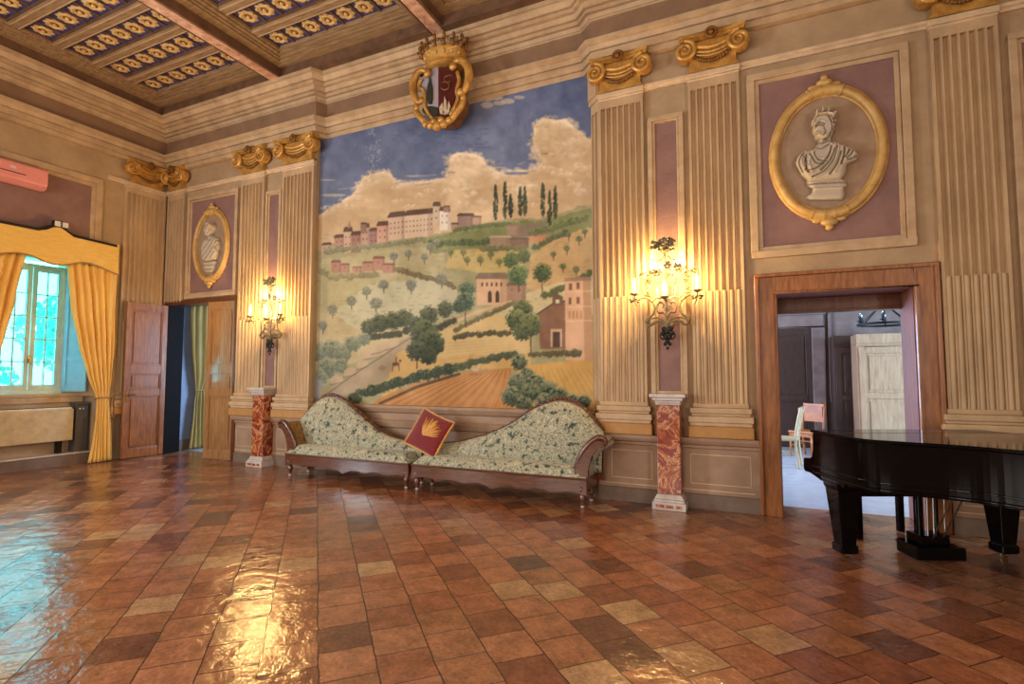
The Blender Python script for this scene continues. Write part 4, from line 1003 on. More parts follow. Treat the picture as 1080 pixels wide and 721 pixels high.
def cupboard(label, x0, x1, y, dep, h, m, rail, name='wardrobe'):
    t = thing(name, label, 'wardrobe', ((x0+x1)/2, y+dep/2, 0))
    b = MB(); b.box(x0, x1, y+.03, y+dep, .08, h-.16); b.box(x0-.02, x1+.02, y, y+dep, 0, .1); b.build('body', m, t, bev=.008)
    c = MB(); c.sweep([(x0, y+dep), (x0, y+.02), (x1, y+.02), (x1, y+dep)][::-1], [(0, h-.2), (.015, h-.2), (.02, h-.14), (.05, h-.08), (.09, h-.05), (.09, h), (0, h)]); c.box(x0, x1, y+.02, y+dep, h-.16, h); c.build('cornice', m, t, bev=.005)
    xm = (x0+x1)/2
    for a, b_ in ((x0+.03, xm-.004), (xm+.004, x1-.03)) if x1-x0 > 1.2 else ((x0+.03, x1-.03),):
        d = MB()
        for q in ((a, a+.09, .14, h-.22), (b_-.09, b_, .14, h-.22), (a+.09, b_-.09, .14, .26), (a+.09, b_-.09, rail-.05, rail+.05), (a+.09, b_-.09, h-.33, h-.22)): d.box(q[0], q[1], y-.0, y+.03, q[2], q[3])
        for c0, c1 in ((.26, rail-.05), (rail+.05, h-.33)): d.box(a+.08, b_-.08, y+.018, y+.03, c0, c1); d.box(a+.14, b_-.14, y+.006, y+.03, c0+.05, c1-.05)
        o = d.build('door', m, t, bev=.005)
        k = MB(); k.ball((b_-.045, y-.015, rail), .018, (1, 1, 1), 8); k.build('knob', 'brass', o, smooth=True)
    return t
cupboard('pale wooden wardrobe with a panelled door in the room beyond the right doorway', 1.62, 2.6, 10.7, .6, 2.18, 'wardrobe_wood', 1.13)
cupboard('dark walnut cupboard standing left of the pale wardrobe in the further room', 1.38, 2.3, 11.6, .6, 2.22, 'walnut', 1.05)

def chair(label, loc, rz, m, slats):
    t = thing('dining_chair', label, 'chair', loc, rz, 'chairs in the further room', world=False)
    for sx in (-1, 1):
        l = MB(); l.tube([(sx*.19, -.2, 0), (sx*.19, -.2, .44)], [.016, .021], 8); l.build('leg', m, t, local=True, smooth=True)
        l = MB(); l.tube(spline([(sx*.18, .23, 0), (sx*.185, .2, .25), (sx*.19, .19, .45), (sx*.19, .22, .7), (sx*.185, .28, .96)]), .02, 8); l.build('leg', m, t, local=True, smooth=True)
    s = MB(); s.box(-.22, .22, -.23, .21, .43, .47); s.build('seat', m, t, local=True, bev=.012)
    a = MB()
    for sx in (-1, 1): a.tube([(sx*.19, -.2, .2), (sx*.185, .2, .22)], .011, 6)
    a.tube([(-.19, -.2, .3), (.19, -.2, .3)], .011, 6); a.box(-.19, .19, -.21, -.18, .37, .43); a.build('stretcher', m, t, local=True)
    b = MB()
    if slats: b.box(-.19, .19, .235, .26, .86, .95); b.box(-.17, .17, .215, .235, .62, .9)
    else:
        b.box(-.19, .19, .24, .265, .88, .96); b.box(-.19, .19, .2, .22, .6, .65)
        for i in range(4): b.tube([(-.12+i*.08, .21, .63), (-.12+i*.08, .25, .9)], .009, 6)
    b.build('backrest', m, t, local=True, bev=.005)
    return t
chair('brown wooden chair with a solid back, set before the dark door of the further room', (.85, 11.0, 0), -.6, 'chair_wood', True)
chair('pale wooden chair seen edge-on behind the left jamb of the right doorway', (.42, 9.75, 0), -1.75, 'chair_white', False)

t = thing('chandelier', 'black wrought-iron ring chandelier hanging in the further room', 'chandelier', (1.82, 9.6, 2.1))
cx_, cy_ = 1.82, 9.6
r_ = MB(); r_.tube([(cx_+.34*math.cos(2*PI*i/32), cy_+.34*math.sin(2*PI*i/32), 2.25) for i in range(32)], .018, 8, True); r_.build('ring', 'iron_dark', t, smooth=True)
for i in range(6):
    a = 2*PI*i/6+.3; x, y = cx_+.34*math.cos(a), cy_+.34*math.sin(a)
    r_ = MB(); r_.tube([(x, y, 2.25), (cx_+.02*math.cos(a), cy_+.02*math.sin(a), 2.56)], .009, 6); r_.build('hanger', 'iron_dark', t)
    r_ = MB(); r_.lathe([(.012, -.03), (.012, .02), (.045, .035), (.045, .045), (.02, .05), (.02, .11)], (x, y, 2.26), 10); k = r_.build('cup', 'iron_dark', t, smooth=True, angle=40)
    r_ = MB(); r_.lathe([(.012, 0), (.012, .06), (.004, .085)], (x, y, 2.37), 8); r_.build('candle_bulb', 'crystal', k, smooth=True)
r_ = MB(); r_.tube([(cx_, cy_, 2.54), (cx_, cy_, 4.0)], .011, 6); r_.ball((cx_, cy_, 2.57), .035, seg=8); r_.build('chain', 'iron_dark', t)

# room beyond the left doorway
struct('floor_anteroom', MB().box(-10.4, -5, 6.64, 9.8, -.12, -.001), 'stone_floor')
struct('wall_anteroom', MB().box(-10.6, -10.32, 6.64, 9.8, 0, 3.6), 'blue_wall')
struct('wall_anteroom', MB().box(-10.6, -5, 9.8, 10, 0, 3.6), 'blue_wall')
struct('wall_anteroom', MB().box(-5, -4.8, 6.86, 10, 0, 3.6), 'blue_wall')
struct('ceiling_anteroom', MB().box(-10.6, -5, 6.64, 10, 3.6, 3.8), 'blue_wall')
struct('baseboard_anteroom', MB().box(-10.32, -10.29, 6.64, 9.8, 0, .2), 'skirting')

# ------------------------------------------------------------------ curtains
def curtain(label, edges, X, amp, npl, group=None, mname='curtain', tie_z=1.08, mir=None):
    zs = [e[0] for e in edges]
    def lerp(z, k):
        for a, b in zip(edges, edges[1:]):
            if a[0] >= z >= b[0]:
                t = (a[0]-z)/(a[0]-b[0]); t = t*t*(3-2*t)*.35+t*.65; return a[k]+(b[k]-a[k])*t
        return edges[-1][k]
    y_c = sum(lerp(.02, k) for k in (1, 2))/2
    t = thing('curtain', label, 'curtain', (X, y_c if mir is None else 2*mir-y_c, 0), group=group)
    m = MB(); nz, ny = 60, npl*10; G = []
    g = np.random.default_rng(npl); ph = g.random(npl+1)*1.2
    for i in range(nz+1):
        z = zs[0]+(zs[-1]-zs[0])*i/nz; a, b = lerp(z, 1), lerp(z, 2); row = []
        wd = (b-a); am = amp*min(1.0, .35+wd/.5*.65)
        for j in range(ny+1):
            s = j/ny; q = s*npl; k = int(min(q, npl-1))
            y = a+wd*s+.012*math.sin(6*s+z*2.2)
            x = X+am*math.sin(2*PI*q+ph[k]*.3+.5*math.sin(z*1.7+k))*(.7+.3*math.sin(3.1*q))+.012*math.sin(z*4+q)
            if abs(z-tie_z) < .12: x = X+(x-X)*.6
            row.append(m.b.verts.new((x, y if mir is None else 2*mir-y, z)))
        G.append(row)
    for i in range(nz):
        for j in range(ny): m.face([G[i][j], G[i][j+1], G[i+1][j+1], G[i+1][j]])
    o = m.build('drape', mname, t, smooth=True)
    sd = o.modifiers.new('cloth', 'SOLIDIFY'); sd.thickness = .008
    a, b = lerp(tie_z, 1), lerp(tie_z, 2); yc = (a+b)/2; ry = (b-a)/2+.015
    if mir is not None: yc = 2*mir-yc
    r = MB(); r.tube([(X+(amp*.75+.02)*math.cos(2*PI*i/24), yc+ry*math.sin(2*PI*i/24), tie_z+.02*math.cos(2*PI*i/24)) for i in range(24)], .014, 8, True)
    s = 1 if mir is None else -1
    r.tube(spline([(X, yc+s*ry, tie_z), (X-.03, yc+s*(ry+.06), tie_z+.06), (X-.05, yc+s*(ry+.07), tie_z-.02), (X-.05, yc+s*(ry+.06), tie_z-.16)]), .012, 8)
    r.lathe([(.012, 0), (.03, -.03), (.034, -.15), (.02, -.16)], (X-.05, yc+s*(ry+.06), tie_z-.14), 10)
    r.build('tieback', 'ochre', t, smooth=True)
    return t
EDG = [(3.34, 4.68, 5.44), (2.6, 4.79, 5.44), (2.0, 4.91, 5.44), (1.5, 5.05, 5.42), (1.08, 5.20, 5.39), (.9, 5.20, 5.40), (.4, 5.16, 5.45), (.015, 5.12, 5.49)]
curtain('yellow curtain tied back on the door side of the window, full length in view', EDG, -10.14, .05, 6, 'window curtains')
curtain('yellow curtain on the left of the window, cut off by the picture edge', EDG, -10.14, .05, 6, 'window curtains', mir=4.42)
curtain('dull yellow-green curtain hanging in the room beyond the left doorway', [(2.9, 6.84, 7.5), (2, 6.88, 7.5), (1.4, 6.95, 7.4), (1.15, 6.99, 7.25), (.9, 6.95, 7.3), (.3, 6.9, 7.36), (.02, 6.88, 7.38)], -10.2, .05, 5, tie_z=1.15, mname='curtain_olive')

XV = -10.03
tv = [(-70, 221), (-40, 228), (0, 235), (20, 239), (40, 243), (50, 242), (57, 239.5), (64, 240), (70, 244), (78, 250), (95, 254), (125, 261)]
bv = [(125, 290), (115, 286), (105, 281.5), (95, 278), (85, 277), (75, 279), (66, 280), (55, 279), (44, 275), (34, 270), (20, 267), (8, 267), (0, 268), (-15, 268), (-40, 262), (-70, 255)]
t = thing('valance', 'wavy-edged yellow fabric valance across the top of the window', 'valance', (XV, 4.42, 3.3))
pv = [at_x(x, y, XV) for x, y in tv+bv]
v = MB(); v.prism([(p.y, p.z) for p in pv], ez, XV, XV-.03); v.build('panel', 'valance', t)
v = MB(); v.tube([Vector((XV, p.y, p.z+.008)) for p in pv[len(tv):]], .013, 6); v.build('trim_cord', 'ochre', t, smooth=True)
v = MB(); v.box(XL+.01, XV-.03, 5.38, 5.41, 3.32, 3.76); v.build('side_panel', 'valance', t)
t = thing('curtain_rail', 'black curtain pelmet rail showing above the yellow valance', 'curtain rail', (XL, 4.42, 3.7))
v = MB(); v.prism([(p.y, p.z+(.055 if 3 < i < 10 else .05)) for i, p in enumerate(pv[:len(tv)])] + [(pv[len(tv)-1].y, 3.6), (pv[0].y, 3.6)], ez, XV-.036, XL); v.build('board', 'black_cloth', t)
v = MB(); v.tube([(XL+.1, 3.3, 3.42), (XL+.1, 5.46, 3.42)], .014, 8); v.build('rod', 'iron_dark', t)
t = thing('emergency_light', 'small white twin-lamp emergency light fixed on the curtain rail', 'emergency light', (-10.1, 4.52, 3.86))
v = MB(); v.box(-10.16, -10.06, 4.46, 4.64, 3.83, 3.95, .012); v.build('case', 'black_cloth', t)
for y in (4.50, 4.60):
    v = MB(); v.box(-10.06, -10.04, y-.04, y+.04, 3.85, 3.935, .008); v.build('lamp', 'white_plastic', t)

# window
o = bpy.data.objects.new('window_1', None); COL.objects.link(o); o['kind'] = 'structure'; o['_o'] = (0, 0, 0)
XW = -10.72; W0, W1, WZ0, WZ1 = YC-.46, YC+.46, 1.17, 3.30
f = MB()
for a, b, c, e in ((W0, W0+.05, WZ0, WZ1), (W1-.05, W1, WZ0, WZ1), (W0+.05, W1-.05, WZ0, WZ0+.06), (W0+.05, W1-.05, WZ1-.05, WZ1)): f.box(XW-.06, XW+.03, a, b, c, e)
f.build('frame', 'window_paint', o, bev=.006)
for s in (0, 1):
    a, b = (W0+.05, YC-.005) if s == 0 else (YC+.005, W1-.05)
    f = MB()
    for q in ((a, a+.06, WZ0+.06, WZ1-.05), (b-.06, b, WZ0+.06, WZ1-.05), (a+.06, b-.06, WZ0+.06, WZ0+.15), (a+.06, b-.06, WZ1-.12, WZ1-.05)): f.box(XW-.03, XW+.015, q[0], q[1], q[2], q[3])
    ym = (a+b)/2; f.box(XW-.02, XW+.008, ym-.011, ym+.011, WZ0+.15, WZ1-.12)
    for i in range(1, 5): z = WZ0+.15+(WZ1-WZ0-.27)*i/5; f.box(XW-.02, XW+.008, a+.06, b-.06, z-.012, z+.012)
    sa = f.build('sash', 'window_paint', o, bev=.004)
    f = MB(); f.box(XW-.008, XW-.004, a+.06, b-.06, WZ0+.15, WZ1-.12); f.build('glass', 'pane_glass', sa)
f = MB(); f.box(XW+.015, XW+.03, YC-.02, YC+.02, WZ0+.5, WZ0+.62); f.tube([(XW+.03, YC, WZ0+.56), (XW+.06, YC, WZ0+.56), (XW+.06, YC, WZ0+.46)], .008, 6); f.build('handle', 'brass', o)
# shutters folded back on the splayed reveals
for s in (1, -1):
    sh = bpy.data.objects.new('window_shutter', None); COL.objects.link(sh); sh['kind'] = 'structure'; sh['_o'] = (0, 0, 0)
    A = Vector((XW+.04, YC+s*.465)); B = Vector((XL-.06, YC+s*.66)); D = (B-A).normalized(); Nn = Vector((D.y, -D.x))*(1 if s > 0 else -1)
    fs = lambda u, v, d: (A.x+D.x*u+Nn.x*d, A.y+D.y*u+Nn.y*d, v)
    L_ = (B-A).length; f = MB()
    f.prism([(0, 1.2), (L_, 1.2), (L_, 3.28), (0, 3.28)], fs, .0, .02)
    for a, b, c, e in ((0, .06, 1.2, 3.28), (L_-.06, L_, 1.2, 3.28), (.06, L_-.06, 1.2, 1.3), (.06, L_-.06, 1.72, 1.80), (.06, L_-.06, 3.2, 3.28)): f.prism([(a, c), (b, c), (b, e), (a, e)], fs, .02, .032)
    f.build('leaf', 'shutter_paint', sh, bev=.004)

# under the window: fan-coil unit and grey box
t = thing('fan_coil_unit', 'long cream metal fan-coil heater set in the niche under the window', 'heater', (-10.44, 4.4, .195))
v = MB(); v.box(-10.55, -10.34, 3.8, 4.99, .40, .92, .012); v.build('casing', 'cream_metal', t)
v = MB(); v.box(-10.55, -10.36, 3.82, 4.97, .92, .945); v.build('top_plate', 'white_plastic', t, bev=.005)
v = MB()
for i in range(24): v.box(-10.54, -10.40, 3.86+i*.046, 3.875+i*.046, .945, .952)
v.build('grille', 'grey_box', t)
for y in (3.9, 4.85):
    v = MB(); v.box(-10.52, -10.42, y-.03, y+.03, .195, .40); v.build('foot', 'iron_dark', t)
t = thing('control_cabinet', 'narrow dark grey box between the heater and the right curtain', 'cabinet', (-10.44, 5.12, .195))
v = MB(); v.box(-10.55, -10.36, 5.03, 5.21, .195, .98, .008); v.build('body', 'grey_box', t)
v = MB(); v.box(-10.56, -10.345, 5.02, 5.22, .98, 1.02, .006); v.build('top', 'grey_box', t)
for y in (5.08, 5.13):
    v = MB(); v.ball((-10.355, y, .91), .012, seg=8); v.build('knob', 'white_plastic', t, smooth=True)

# air conditioner over the window
t = thing('air_conditioner', 'pinkish split air conditioner high on the wall above the window', 'air conditioner', (-10.2, 3.86, 4.38))
v = MB(); v.prism([(XL, 4.40), (XL, 4.72), (-10.12, 4.72), (-10.085, 4.69), (-10.08, 4.46), (-10.12, 4.40)], lambda u, w_, d: (u, d, w_), 3.4, 4.36); v.build('casing', 'pink_plastic', t, bev=.012)
v = MB(); v.prism([(-10.16, 4.385), (-10.09, 4.43), (-10.082, 4.425), (-10.15, 4.375)], lambda u, w_, d: (u, d, w_), 3.46, 4.34); v.build('louvre', 'pink_plastic', t)
v = MB(); v.box(-10.081, -10.078, 3.5, 4.08, 4.535, 4.547); v.build('vent_slot', 'iron_dark', t)
v = MB(); v.box(-10.081, -10.077, 3.88, 3.96, 4.60, 4.615); v.box(-10.081, -10.077, 3.885, 3.955, 4.622, 4.635); v.build('badge', 'white_plastic', t)

# trees in the garden outside
def garden_tree(label, x, y, h, r, seed):
    t = thing('garden_tree', label, 'tree', (x, y, -1.5), group='trees in the garden outside the window')
    k = MB(); k.tube(spline([(x, y, -1.5), (x+.1, y+.05, h*.3), (x-.05, y, h*.7)]), [.16-.004*i for i in range(17)], 8); k.build('trunk', 'bark', t, smooth=True)
    g = np.random.default_rng(seed); m = MB()
    for i in range(1500):
        a = g.normal(0, 1, 3); a /= np.linalg.norm(a); q = r*(.55+.45*g.random())
        c = Vector((x+a[0]*q, y+a[1]*q, h+a[2]*q*.9)); u = Vector(g.normal(0, 1, 3)).normalized()*.12; w_ = u.orthogonal().normalized()*.07
        m.face([m.b.verts.new(c-u), m.b.verts.new(c+w_), m.b.verts.new(c+u), m.b.verts.new(c-w_)])
    o = m.build('foliage', 'leaf', t); return t
garden_tree('leafy garden tree seen through the left window sash', -15.5, 4.9, 1.0, 1.4, 1)
garden_tree('leafy garden tree seen through the lower panes of the right sash', -14.2, 7.6, .2, 1.1, 2)
garden_tree('leafy garden tree seen through the upper panes of the right sash', -19.5, 9.3, 2.8, 1.4, 3)

# ------------------------------------------------------------------ wall sconces
def sconce():
    X0, YS = -.885, YW-.16
    P = lambda x, y, d=0.0: (X0+(x-280)*.00205, YS-d, 2.58-(y-300)*.002)
    t = thing('wall_sconce', 'wrought-iron candle sconce on the mauve strip right of the mural', 'wall light', (X0, YW, 1.8), group='lit wrought-iron sconces')
    b = MB(); b.tube(spline([P(280, 690), P(278, 560), P(282, 400), P(278, 250), P(270, 120)]), .011, 8)
    b.tube([P(280, 560), (X0, YW, 2.06)], .014, 8); b.tube([P(280, 260), (X0, YW, 2.66)], .012, 8)
    b.lathe([(.005, 0), (.06, 0), (.05, .02), (.005, .03)], (0, 0, 0), 14, lambda p: Vector((X0+p.x, YW-p.z, 2.06+p.y)))
    b.build('stem', 'iron', t, smooth=True)
    def mirror(pts): return [(560-x, y, *r) for x, y, *r in pts]
    S1 = [(130,400),(165,398),(200,425),(212,460),(200,500),(168,525),(165,545),(185,562),(225,540),(262,548),(280,575)]
    S2 = [(280,560),(262,535),(225,520),(190,525),(170,540)]
    C1 = [(280,520),(262,490),(240,492),(228,470),(232,440),(250,432),(262,448),(255,465)]
    S3 = [(205,430),(215,412),(240,405),(265,412),(275,440),(270,480)]
    U1 = [(185,188),(200,180),(225,192),(250,188),(272,165)]
    L1 = [(212,410),(180,380),(160,340),(170,300),(200,280),(235,265),(270,240)]
    L2 = [(240,410),(232,360),(236,300),(262,262)]
    for k in (lambda q: q, mirror):
        m = MB(); m.tube([P(*p) for p in [tuple(v) for v in spline([(p[0], p[1], 0) for p in k(S1)], 6)]], .015, 8)
        for q, r in ((S2, .012), (C1, .013), (S3, .010)): m.tube([P(*p) for p in [tuple(v) for v in spline([(p[0], p[1], .02) for p in k(q)], 6)]], r, 8)
        m.build('body_scroll', 'iron', t, smooth=True)
        m = MB(); m.tube([P(*p) for p in [tuple(v) for v in spline([(p[0], p[1], 0) for p in k(L1)], 6)]], .008, 6)
        m.tube([P(*p) for p in [tuple(v) for v in spline([(p[0], p[1], .01) for p in k(U1)], 6)]], .009, 6)
        for x, y in ((160,300),(150,265),(178,275),(178,330),(165,380),(172,355),(195,250),(140,270),(205,265),(182,315)):
            c = Vector(P(*k([(x, y)])[0], .02)); m.ball(c, .028, (1, .5, .8), 6); m.ball(c+Vector((.03, -.01, .02)), .018, (1, .6, .8), 6)
        m.build('leaf_spray', 'iron', t, smooth=True)
        m = MB(); m.tube([P(*p) for p in [tuple(v) for v in spline([(p[0], p[1], 0) for p in k(L2)], 6)]], .009, 8); m.build('rod', 'crystal', t, smooth=True)
        arm = [(140,402,0),(125,425,.06),(130,455,.1),(118,430,.12),(114,392,.12)]
        m = MB(); m.tube([P(*p) for p in [tuple(v) for v in spline(k(arm), 6)]], .010, 8)
        cx = k([(114, 385)])[0]
        base = Vector(P(cx[0], 385, .12)); m.lathe([(.01, -.02), (.04, -.005), (.052, .012), (.048, .018), (.018, .016), (.02, .05), (.012, .05)], base, 14)
        for i in range(7): m.ball(base+Vector((.05*math.cos(i*.9), .05*math.sin(i*.9), -.06-.02*(i % 2))), .022, (1, 1, .6), 6)
        a_ = m.build('candle_arm', 'iron', t, smooth=True)
        m = MB(); m.lathe([(.013, .03), (.013, .10), (.004, .105)], base, 10); c_ = m.build('candle', 'candle', a_, smooth=True, angle=40)
        m = MB(); m.lathe([(.003, .10), (.013, .115), (.015, .135), (.008, .165), (.001, .19)], base, 10); m.build('bulb', 'flame', a_, smooth=True)
    base = Vector(P(272, 405, .08)); m = MB(); m.lathe([(.01, -.03), (.045, -.01), (.055, .01), (.02, .015), (.02, .03)], base, 14); m.tube([base, P(280, 440)], .009, 6); a_ = m.build('candle_cup', 'iron', t, smooth=True)
    m = MB(); m.lathe([(.014, .02), (.014, .09), (.004, .095)], base, 10); m.build('candle', 'candle', a_, smooth=True, angle=40)
    m = MB(); m.lathe([(.003, .09), (.014, .105), (.016, .13), (.008, .16), (.001, .185)], base, 10); m.build('bulb', 'flame', a_, smooth=True)
    # two bulbs set back behind the upper sprays
    for x, y in ((205, 215), (345, 215)):
        base2 = Vector(P(x, y+25, -.02)); m = MB(); m.lathe([(.008, -.03), (.035, -.01), (.04, .005), (.014, .01), (.014, .03)], base2, 12); m.tube([base2+Vector((0, 0, -.02)), P(280, 300)], .008, 6); a_ = m.build('candle_cup', 'iron', t, smooth=True)
        m = MB(); m.lathe([(.003, .03), (.014, .045), (.016, .07), (.008, .1), (.001, .125)], base2, 10); m.build('bulb', 'flame', a_, smooth=True)
    for x, y in ((290,225),(345,240),(235,265)):
        m = MB(); c = Vector(P(x, y, .06)); m.ball(c, .018, (1, .8, 1), 8)
        for i in range(6): m.ball(c+Vector((.035*math.cos(i*PI/3), .005, .035*math.sin(i*PI/3))), .022, (1, .5, 1), 6)
        m.tube([c, P(280, 280)], .006, 6); m.build('flower', 'iron', t, smooth=True)
    m = MB(); g = np.random.default_rng(3)
    for x, y in ((235,95),(225,115),(250,80),(268,72),(285,80),(305,75),(318,85),(310,110),(290,105),(262,110),(245,120),(310,130),(215,85),(275,125),(208,110)):
        c = Vector(P(x, y, g.random()*.04)); a = g.random()*3
        m.ball(c, .034, (1.1, .4, .8), 8); m.tube([c, P(272, 150)], .006, 5)
        m.tube([c+Vector((.03*math.cos(a+i*.7)*(1-i*.1), -.015, .03*math.sin(a+i*.7)*(1-i*.1))) for i in range(7)], .008, 5)
    m.build('leaf_crest', 'iron', t, smooth=True)
    m = MB()
    for x, y, r in ((262,585,.03),(298,585,.03),(280,600,.036),(256,610,.03),(304,610,.03),(270,632,.03),(292,632,.03),(280,655,.028),(268,672,.022),(292,672,.022),(280,695,.018)): m.ball(P(x, y, .01), r, (1, .6, 1), 8)
    m.tube([P(*p) for p in [tuple(v) for v in spline([(250,600,0),(240,625,0),(255,645,0),(270,630,0)], 6)]], .008, 6); m.tube([P(*p) for p in [tuple(v) for v in spline([(310,600,0),(320,625,0),(305,645,0),(290,630,0)], 6)]], .008, 6)
    m.build('leaf_drop', 'iron_dark', t, smooth=True)
    for i, (x, y, d, e) in enumerate(((114, 345, .13, 26), (446, 345, .13, 26), (272, 355, .1, 46), (205, 210, .0, 46), (345, 210, .0, 46))):
        l = bpy.data.lights.new('candle_light', 'POINT'); l.energy = e; l.color = lin((255, 206, 128))[:3]; l.shadow_soft_size = .03
        lo = bpy.data.objects.new('candle_light', l); COL.objects.link(lo); lo.parent = t; lo.location = Vector(P(x, y, d))-Vector(t['_o'])
    return t
sc = sconce()
dup(sc, (-7.2, YW, 1.83), 'wrought-iron candle sconce on the mauve strip left of the mural')

# ------------------------------------------------------------------ red marble half-pedestals under the sconces
def pedestal():
    X0, Y0 = -.885, YW-.12
    t = thing('marble_pedestal', 'red marble pedestal with white cap, under the sconce right of the mural', 'pedestal', (X0, Y0, 0), group='red marble half-pedestals')
    s = MB(); s.box(X0-.125, X0+.125, Y0-.11, YW-.0, .16, 1.15); s.build('shaft', 'marble_red', t, bev=.008)
    b = MB(); b.box(X0-.18, X0+.18, Y0-.165, YW, 0, .085); b.box(X0-.165, X0+.165, Y0-.15, YW, .085, .11); b.prism([(X0-.16, .11), (X0+.16, .11), (X0+.13, .165), (X0-.13, .165)], el, Y0-.125, YW)
    pb = b.build('base', 'marble_pale', t, bev=.006)
    q = MB(); q.box(X0-.14, X0-.05, Y0-.168, Y0-.16, .025, .06); q.box(X0-.03, X0+.05, Y0-.168, Y0-.16, .025, .06); q.box(X0+.07, X0+.14, Y0-.168, Y0-.16, .025, .06); q.build('inlay', 'marble_red', pb)
    c = MB(); c.box(X0-.135, X0+.135, Y0-.12, YW, 1.15, 1.17); c.box(X0-.14, X0+.14, Y0-.125, YW, 1.17, 1.20); c.box(X0-.165, X0+.165, Y0-.15, YW, 1.20, 1.235); c.box(X0-.195, X0+.195, Y0-.175, YW, 1.235, 1.275); c.build('capital', 'marble_pale', t, bev=.008)
    return t
pd = pedestal()
dup(pd, (-7.36, YW-.12, 0), 'red marble pedestal with white cap, beside the left chaise longue')

# ------------------------------------------------------------------ the pair of chaises longues
def chaise(label, x_in, x_out, top, arm_x, sgn):
    """x_in = low end at the middle of the pair, x_out = high end with the arm; top = crest of the back"""
    xa, xb = sorted((x_in, x_out)); xc = (xa+xb)/2
    t = thing('chaise_longue', label, 'chaise longue', (xc, 6.0, 0), group='pair of tapestry chaises longues')
    YF, YB_ = 5.74, 6.12
    crest = spline([(x, 0, z) for x, z in top], 8)
    # upholstered back, plump in the middle
    n = len(crest); m = MB(); rows = 7; G = []
    for i, p in enumerate(crest):
        col_ = []
        for j in range(rows+1):
            s = j/rows; z = .36+(p.z-.02-.36)*s
            bul = .075*math.sin(PI*min(1, max(0, s*.9+.1)))*math.sin(PI*min(1, max(0, .08+.84*i/(n-1))))**.5
            col_.append(m.b.verts.new((p.x, YB_-.02-bul+.06*s, z)))
        G.append(col_)
    for i in range(n-1):
        for j in range(rows): m.face([G[i][j], G[i+1][j], G[i+1][j+1], G[i][j+1]])
    bo = m.build('backrest', 'tapestry', t, smooth=True); sd = bo.modifiers.new('pad', 'SOLIDIFY'); sd.thickness = .05; sd.offset = -1
    # carved crest rail
    m = MB(); m.tube([(p.x, YB_+.05, p.z+.0) for p in crest], [.03+.012*math.sin(i*1.3)**2*(1 if p.z > .9 else .3) for i, p in enumerate(crest)], 10)
    for i in range(4, n-4, 3):
        p = crest[i]
        if p.z > .72: m.ball((p.x, YB_+.035, p.z+.018), .028, (1.3, .8, .7), 8)
    pk = max(crest, key=lambda v: v.z)
    for k in range(-4, 5): m.ball((pk.x+k*.045, YB_+.03, pk.z+.035-.004*k*k*.5), .03-.002*abs(k), (1, .7, .9), 8)
    m.build('crest_rail', 'sofa_wood', t, smooth=True)
    m = MB(); m.prism([(p.x, p.z-.0) for p in crest] + [(crest[-1].x, .25), (crest[0].x, .25)], el, YB_+.03, YB_+.07); m.build('back_board', 'sofa_wood', t)
    # seat
    m = MB(); nx, ny = 24, 8; G = []
    s0, s1 = xa+.015, xb-.015
    for i in range(nx+1):
        r = []
        for j in range(ny+1):
            u, v_ = i/nx, j/ny
            e = (min(1, math.sin(PI*min(1, max(0, u)))*7)**.5)*(min(1, math.sin(PI*min(1, max(0, .5*(v_+.0)+.0)))*4)**.5 if v_ < .5 else 1)
            r.append(m.b.verts.new((s0+(s1-s0)*u, YF+.0+(YB_-YF)*v_, .345+.095*e+.012*math.sin(v_*PI))))
        G.append(r)
    for i in range(nx):
        for j in range(ny): m.face([G[i][j], G[i+1][j], G[i+1][j+1], G[i][j+1]])
    fr = [m.b.verts.new((s0+(s1-s0)*i/nx, YF+.005, .28)) for i in range(nx+1)]; bk = [m.b.verts.new((s0+(s1-s0)*i/nx, YB_, .28)) for i in range(nx+1)]
    for i in range(nx): m.face([fr[i], fr[i+1], G[i+1][0], G[i][0]])
    m.face([fr[0]] + [G[0][j] for j in range(ny+1)] + [bk[0]]); m.face([fr[-1]] + [G[-1][j] for j in range(ny+1)] + [bk[-1]])
    m.build('seat', 'tapestry', t, smooth=True, angle=60)
    # apron with scalloped lower edge
    m = MB(); N_ = 72; low = []
    for i in range(N_+1):
        u = i/N_; z = .15+.03*abs(math.sin(PI*u*6))+.03*math.exp(-((u-.5)/.05)**2)*-1
        low.append((xa+(xb-xa)*u, z))
    m.prism(low+[(xb, .335), (xa, .335)], el, YF-.015, YF+.025)
    m.tube([(xa, YF-.014, .325), (xb, YF-.014, .325)], .014, 8)
    m.box(xa, xb, YB_-.02, YB_+.03, .2, .33); m.box(xa, xa+.03, YF+.025, YB_-.02, .2, .33); m.box(xb-.03, xb, YF+.025, YB_-.02, .2, .33)
    m.build('apron', 'sofa_wood', t)
    for x in (xa+.06, xb-.06):
        for y in (YF+.03, YB_-.0):
            m = MB(); m.lathe([(.02, .03), (.024, .045), (.02, .06), (.03, .08), (.042, .11), (.03, .14), (.026, .155), (.045, .175), (.05, .21), (.05, .24)], (x, y, 0), 14); lg = m.build('leg', 'sofa_wood', t, smooth=True)
            m = MB(); m.lathe([(.004, 0), (.019, .004), (.023, .018), (.019, .032), (.004, .036)], (x, y, 0), 12); m.build('caster', 'marble_pale', lg, smooth=True)
    # scrolled arm at the high end: padded roll and carved front
    xo = x_out; d = sgn               # d: +1 arm on the right, -1 on the left
    prof = [(0, .36), (.02, .45), (.06, .56), (.13, .66), (.20, .735), (.27, .775), (.335, .76), (.36, .71), (.335, .665), (.28, .66), (.22, .60), (.17, .50), (.14, .36)]
    m = MB(); m.prism([(xo+d*(u-.14), z) for u, z in prof], el, YF+.08, YB_+.02); m.build('arm_pad', 'tapestry_brown' if d < 0 else 'tapestry', t, smooth=True, angle=50, bev=.02)
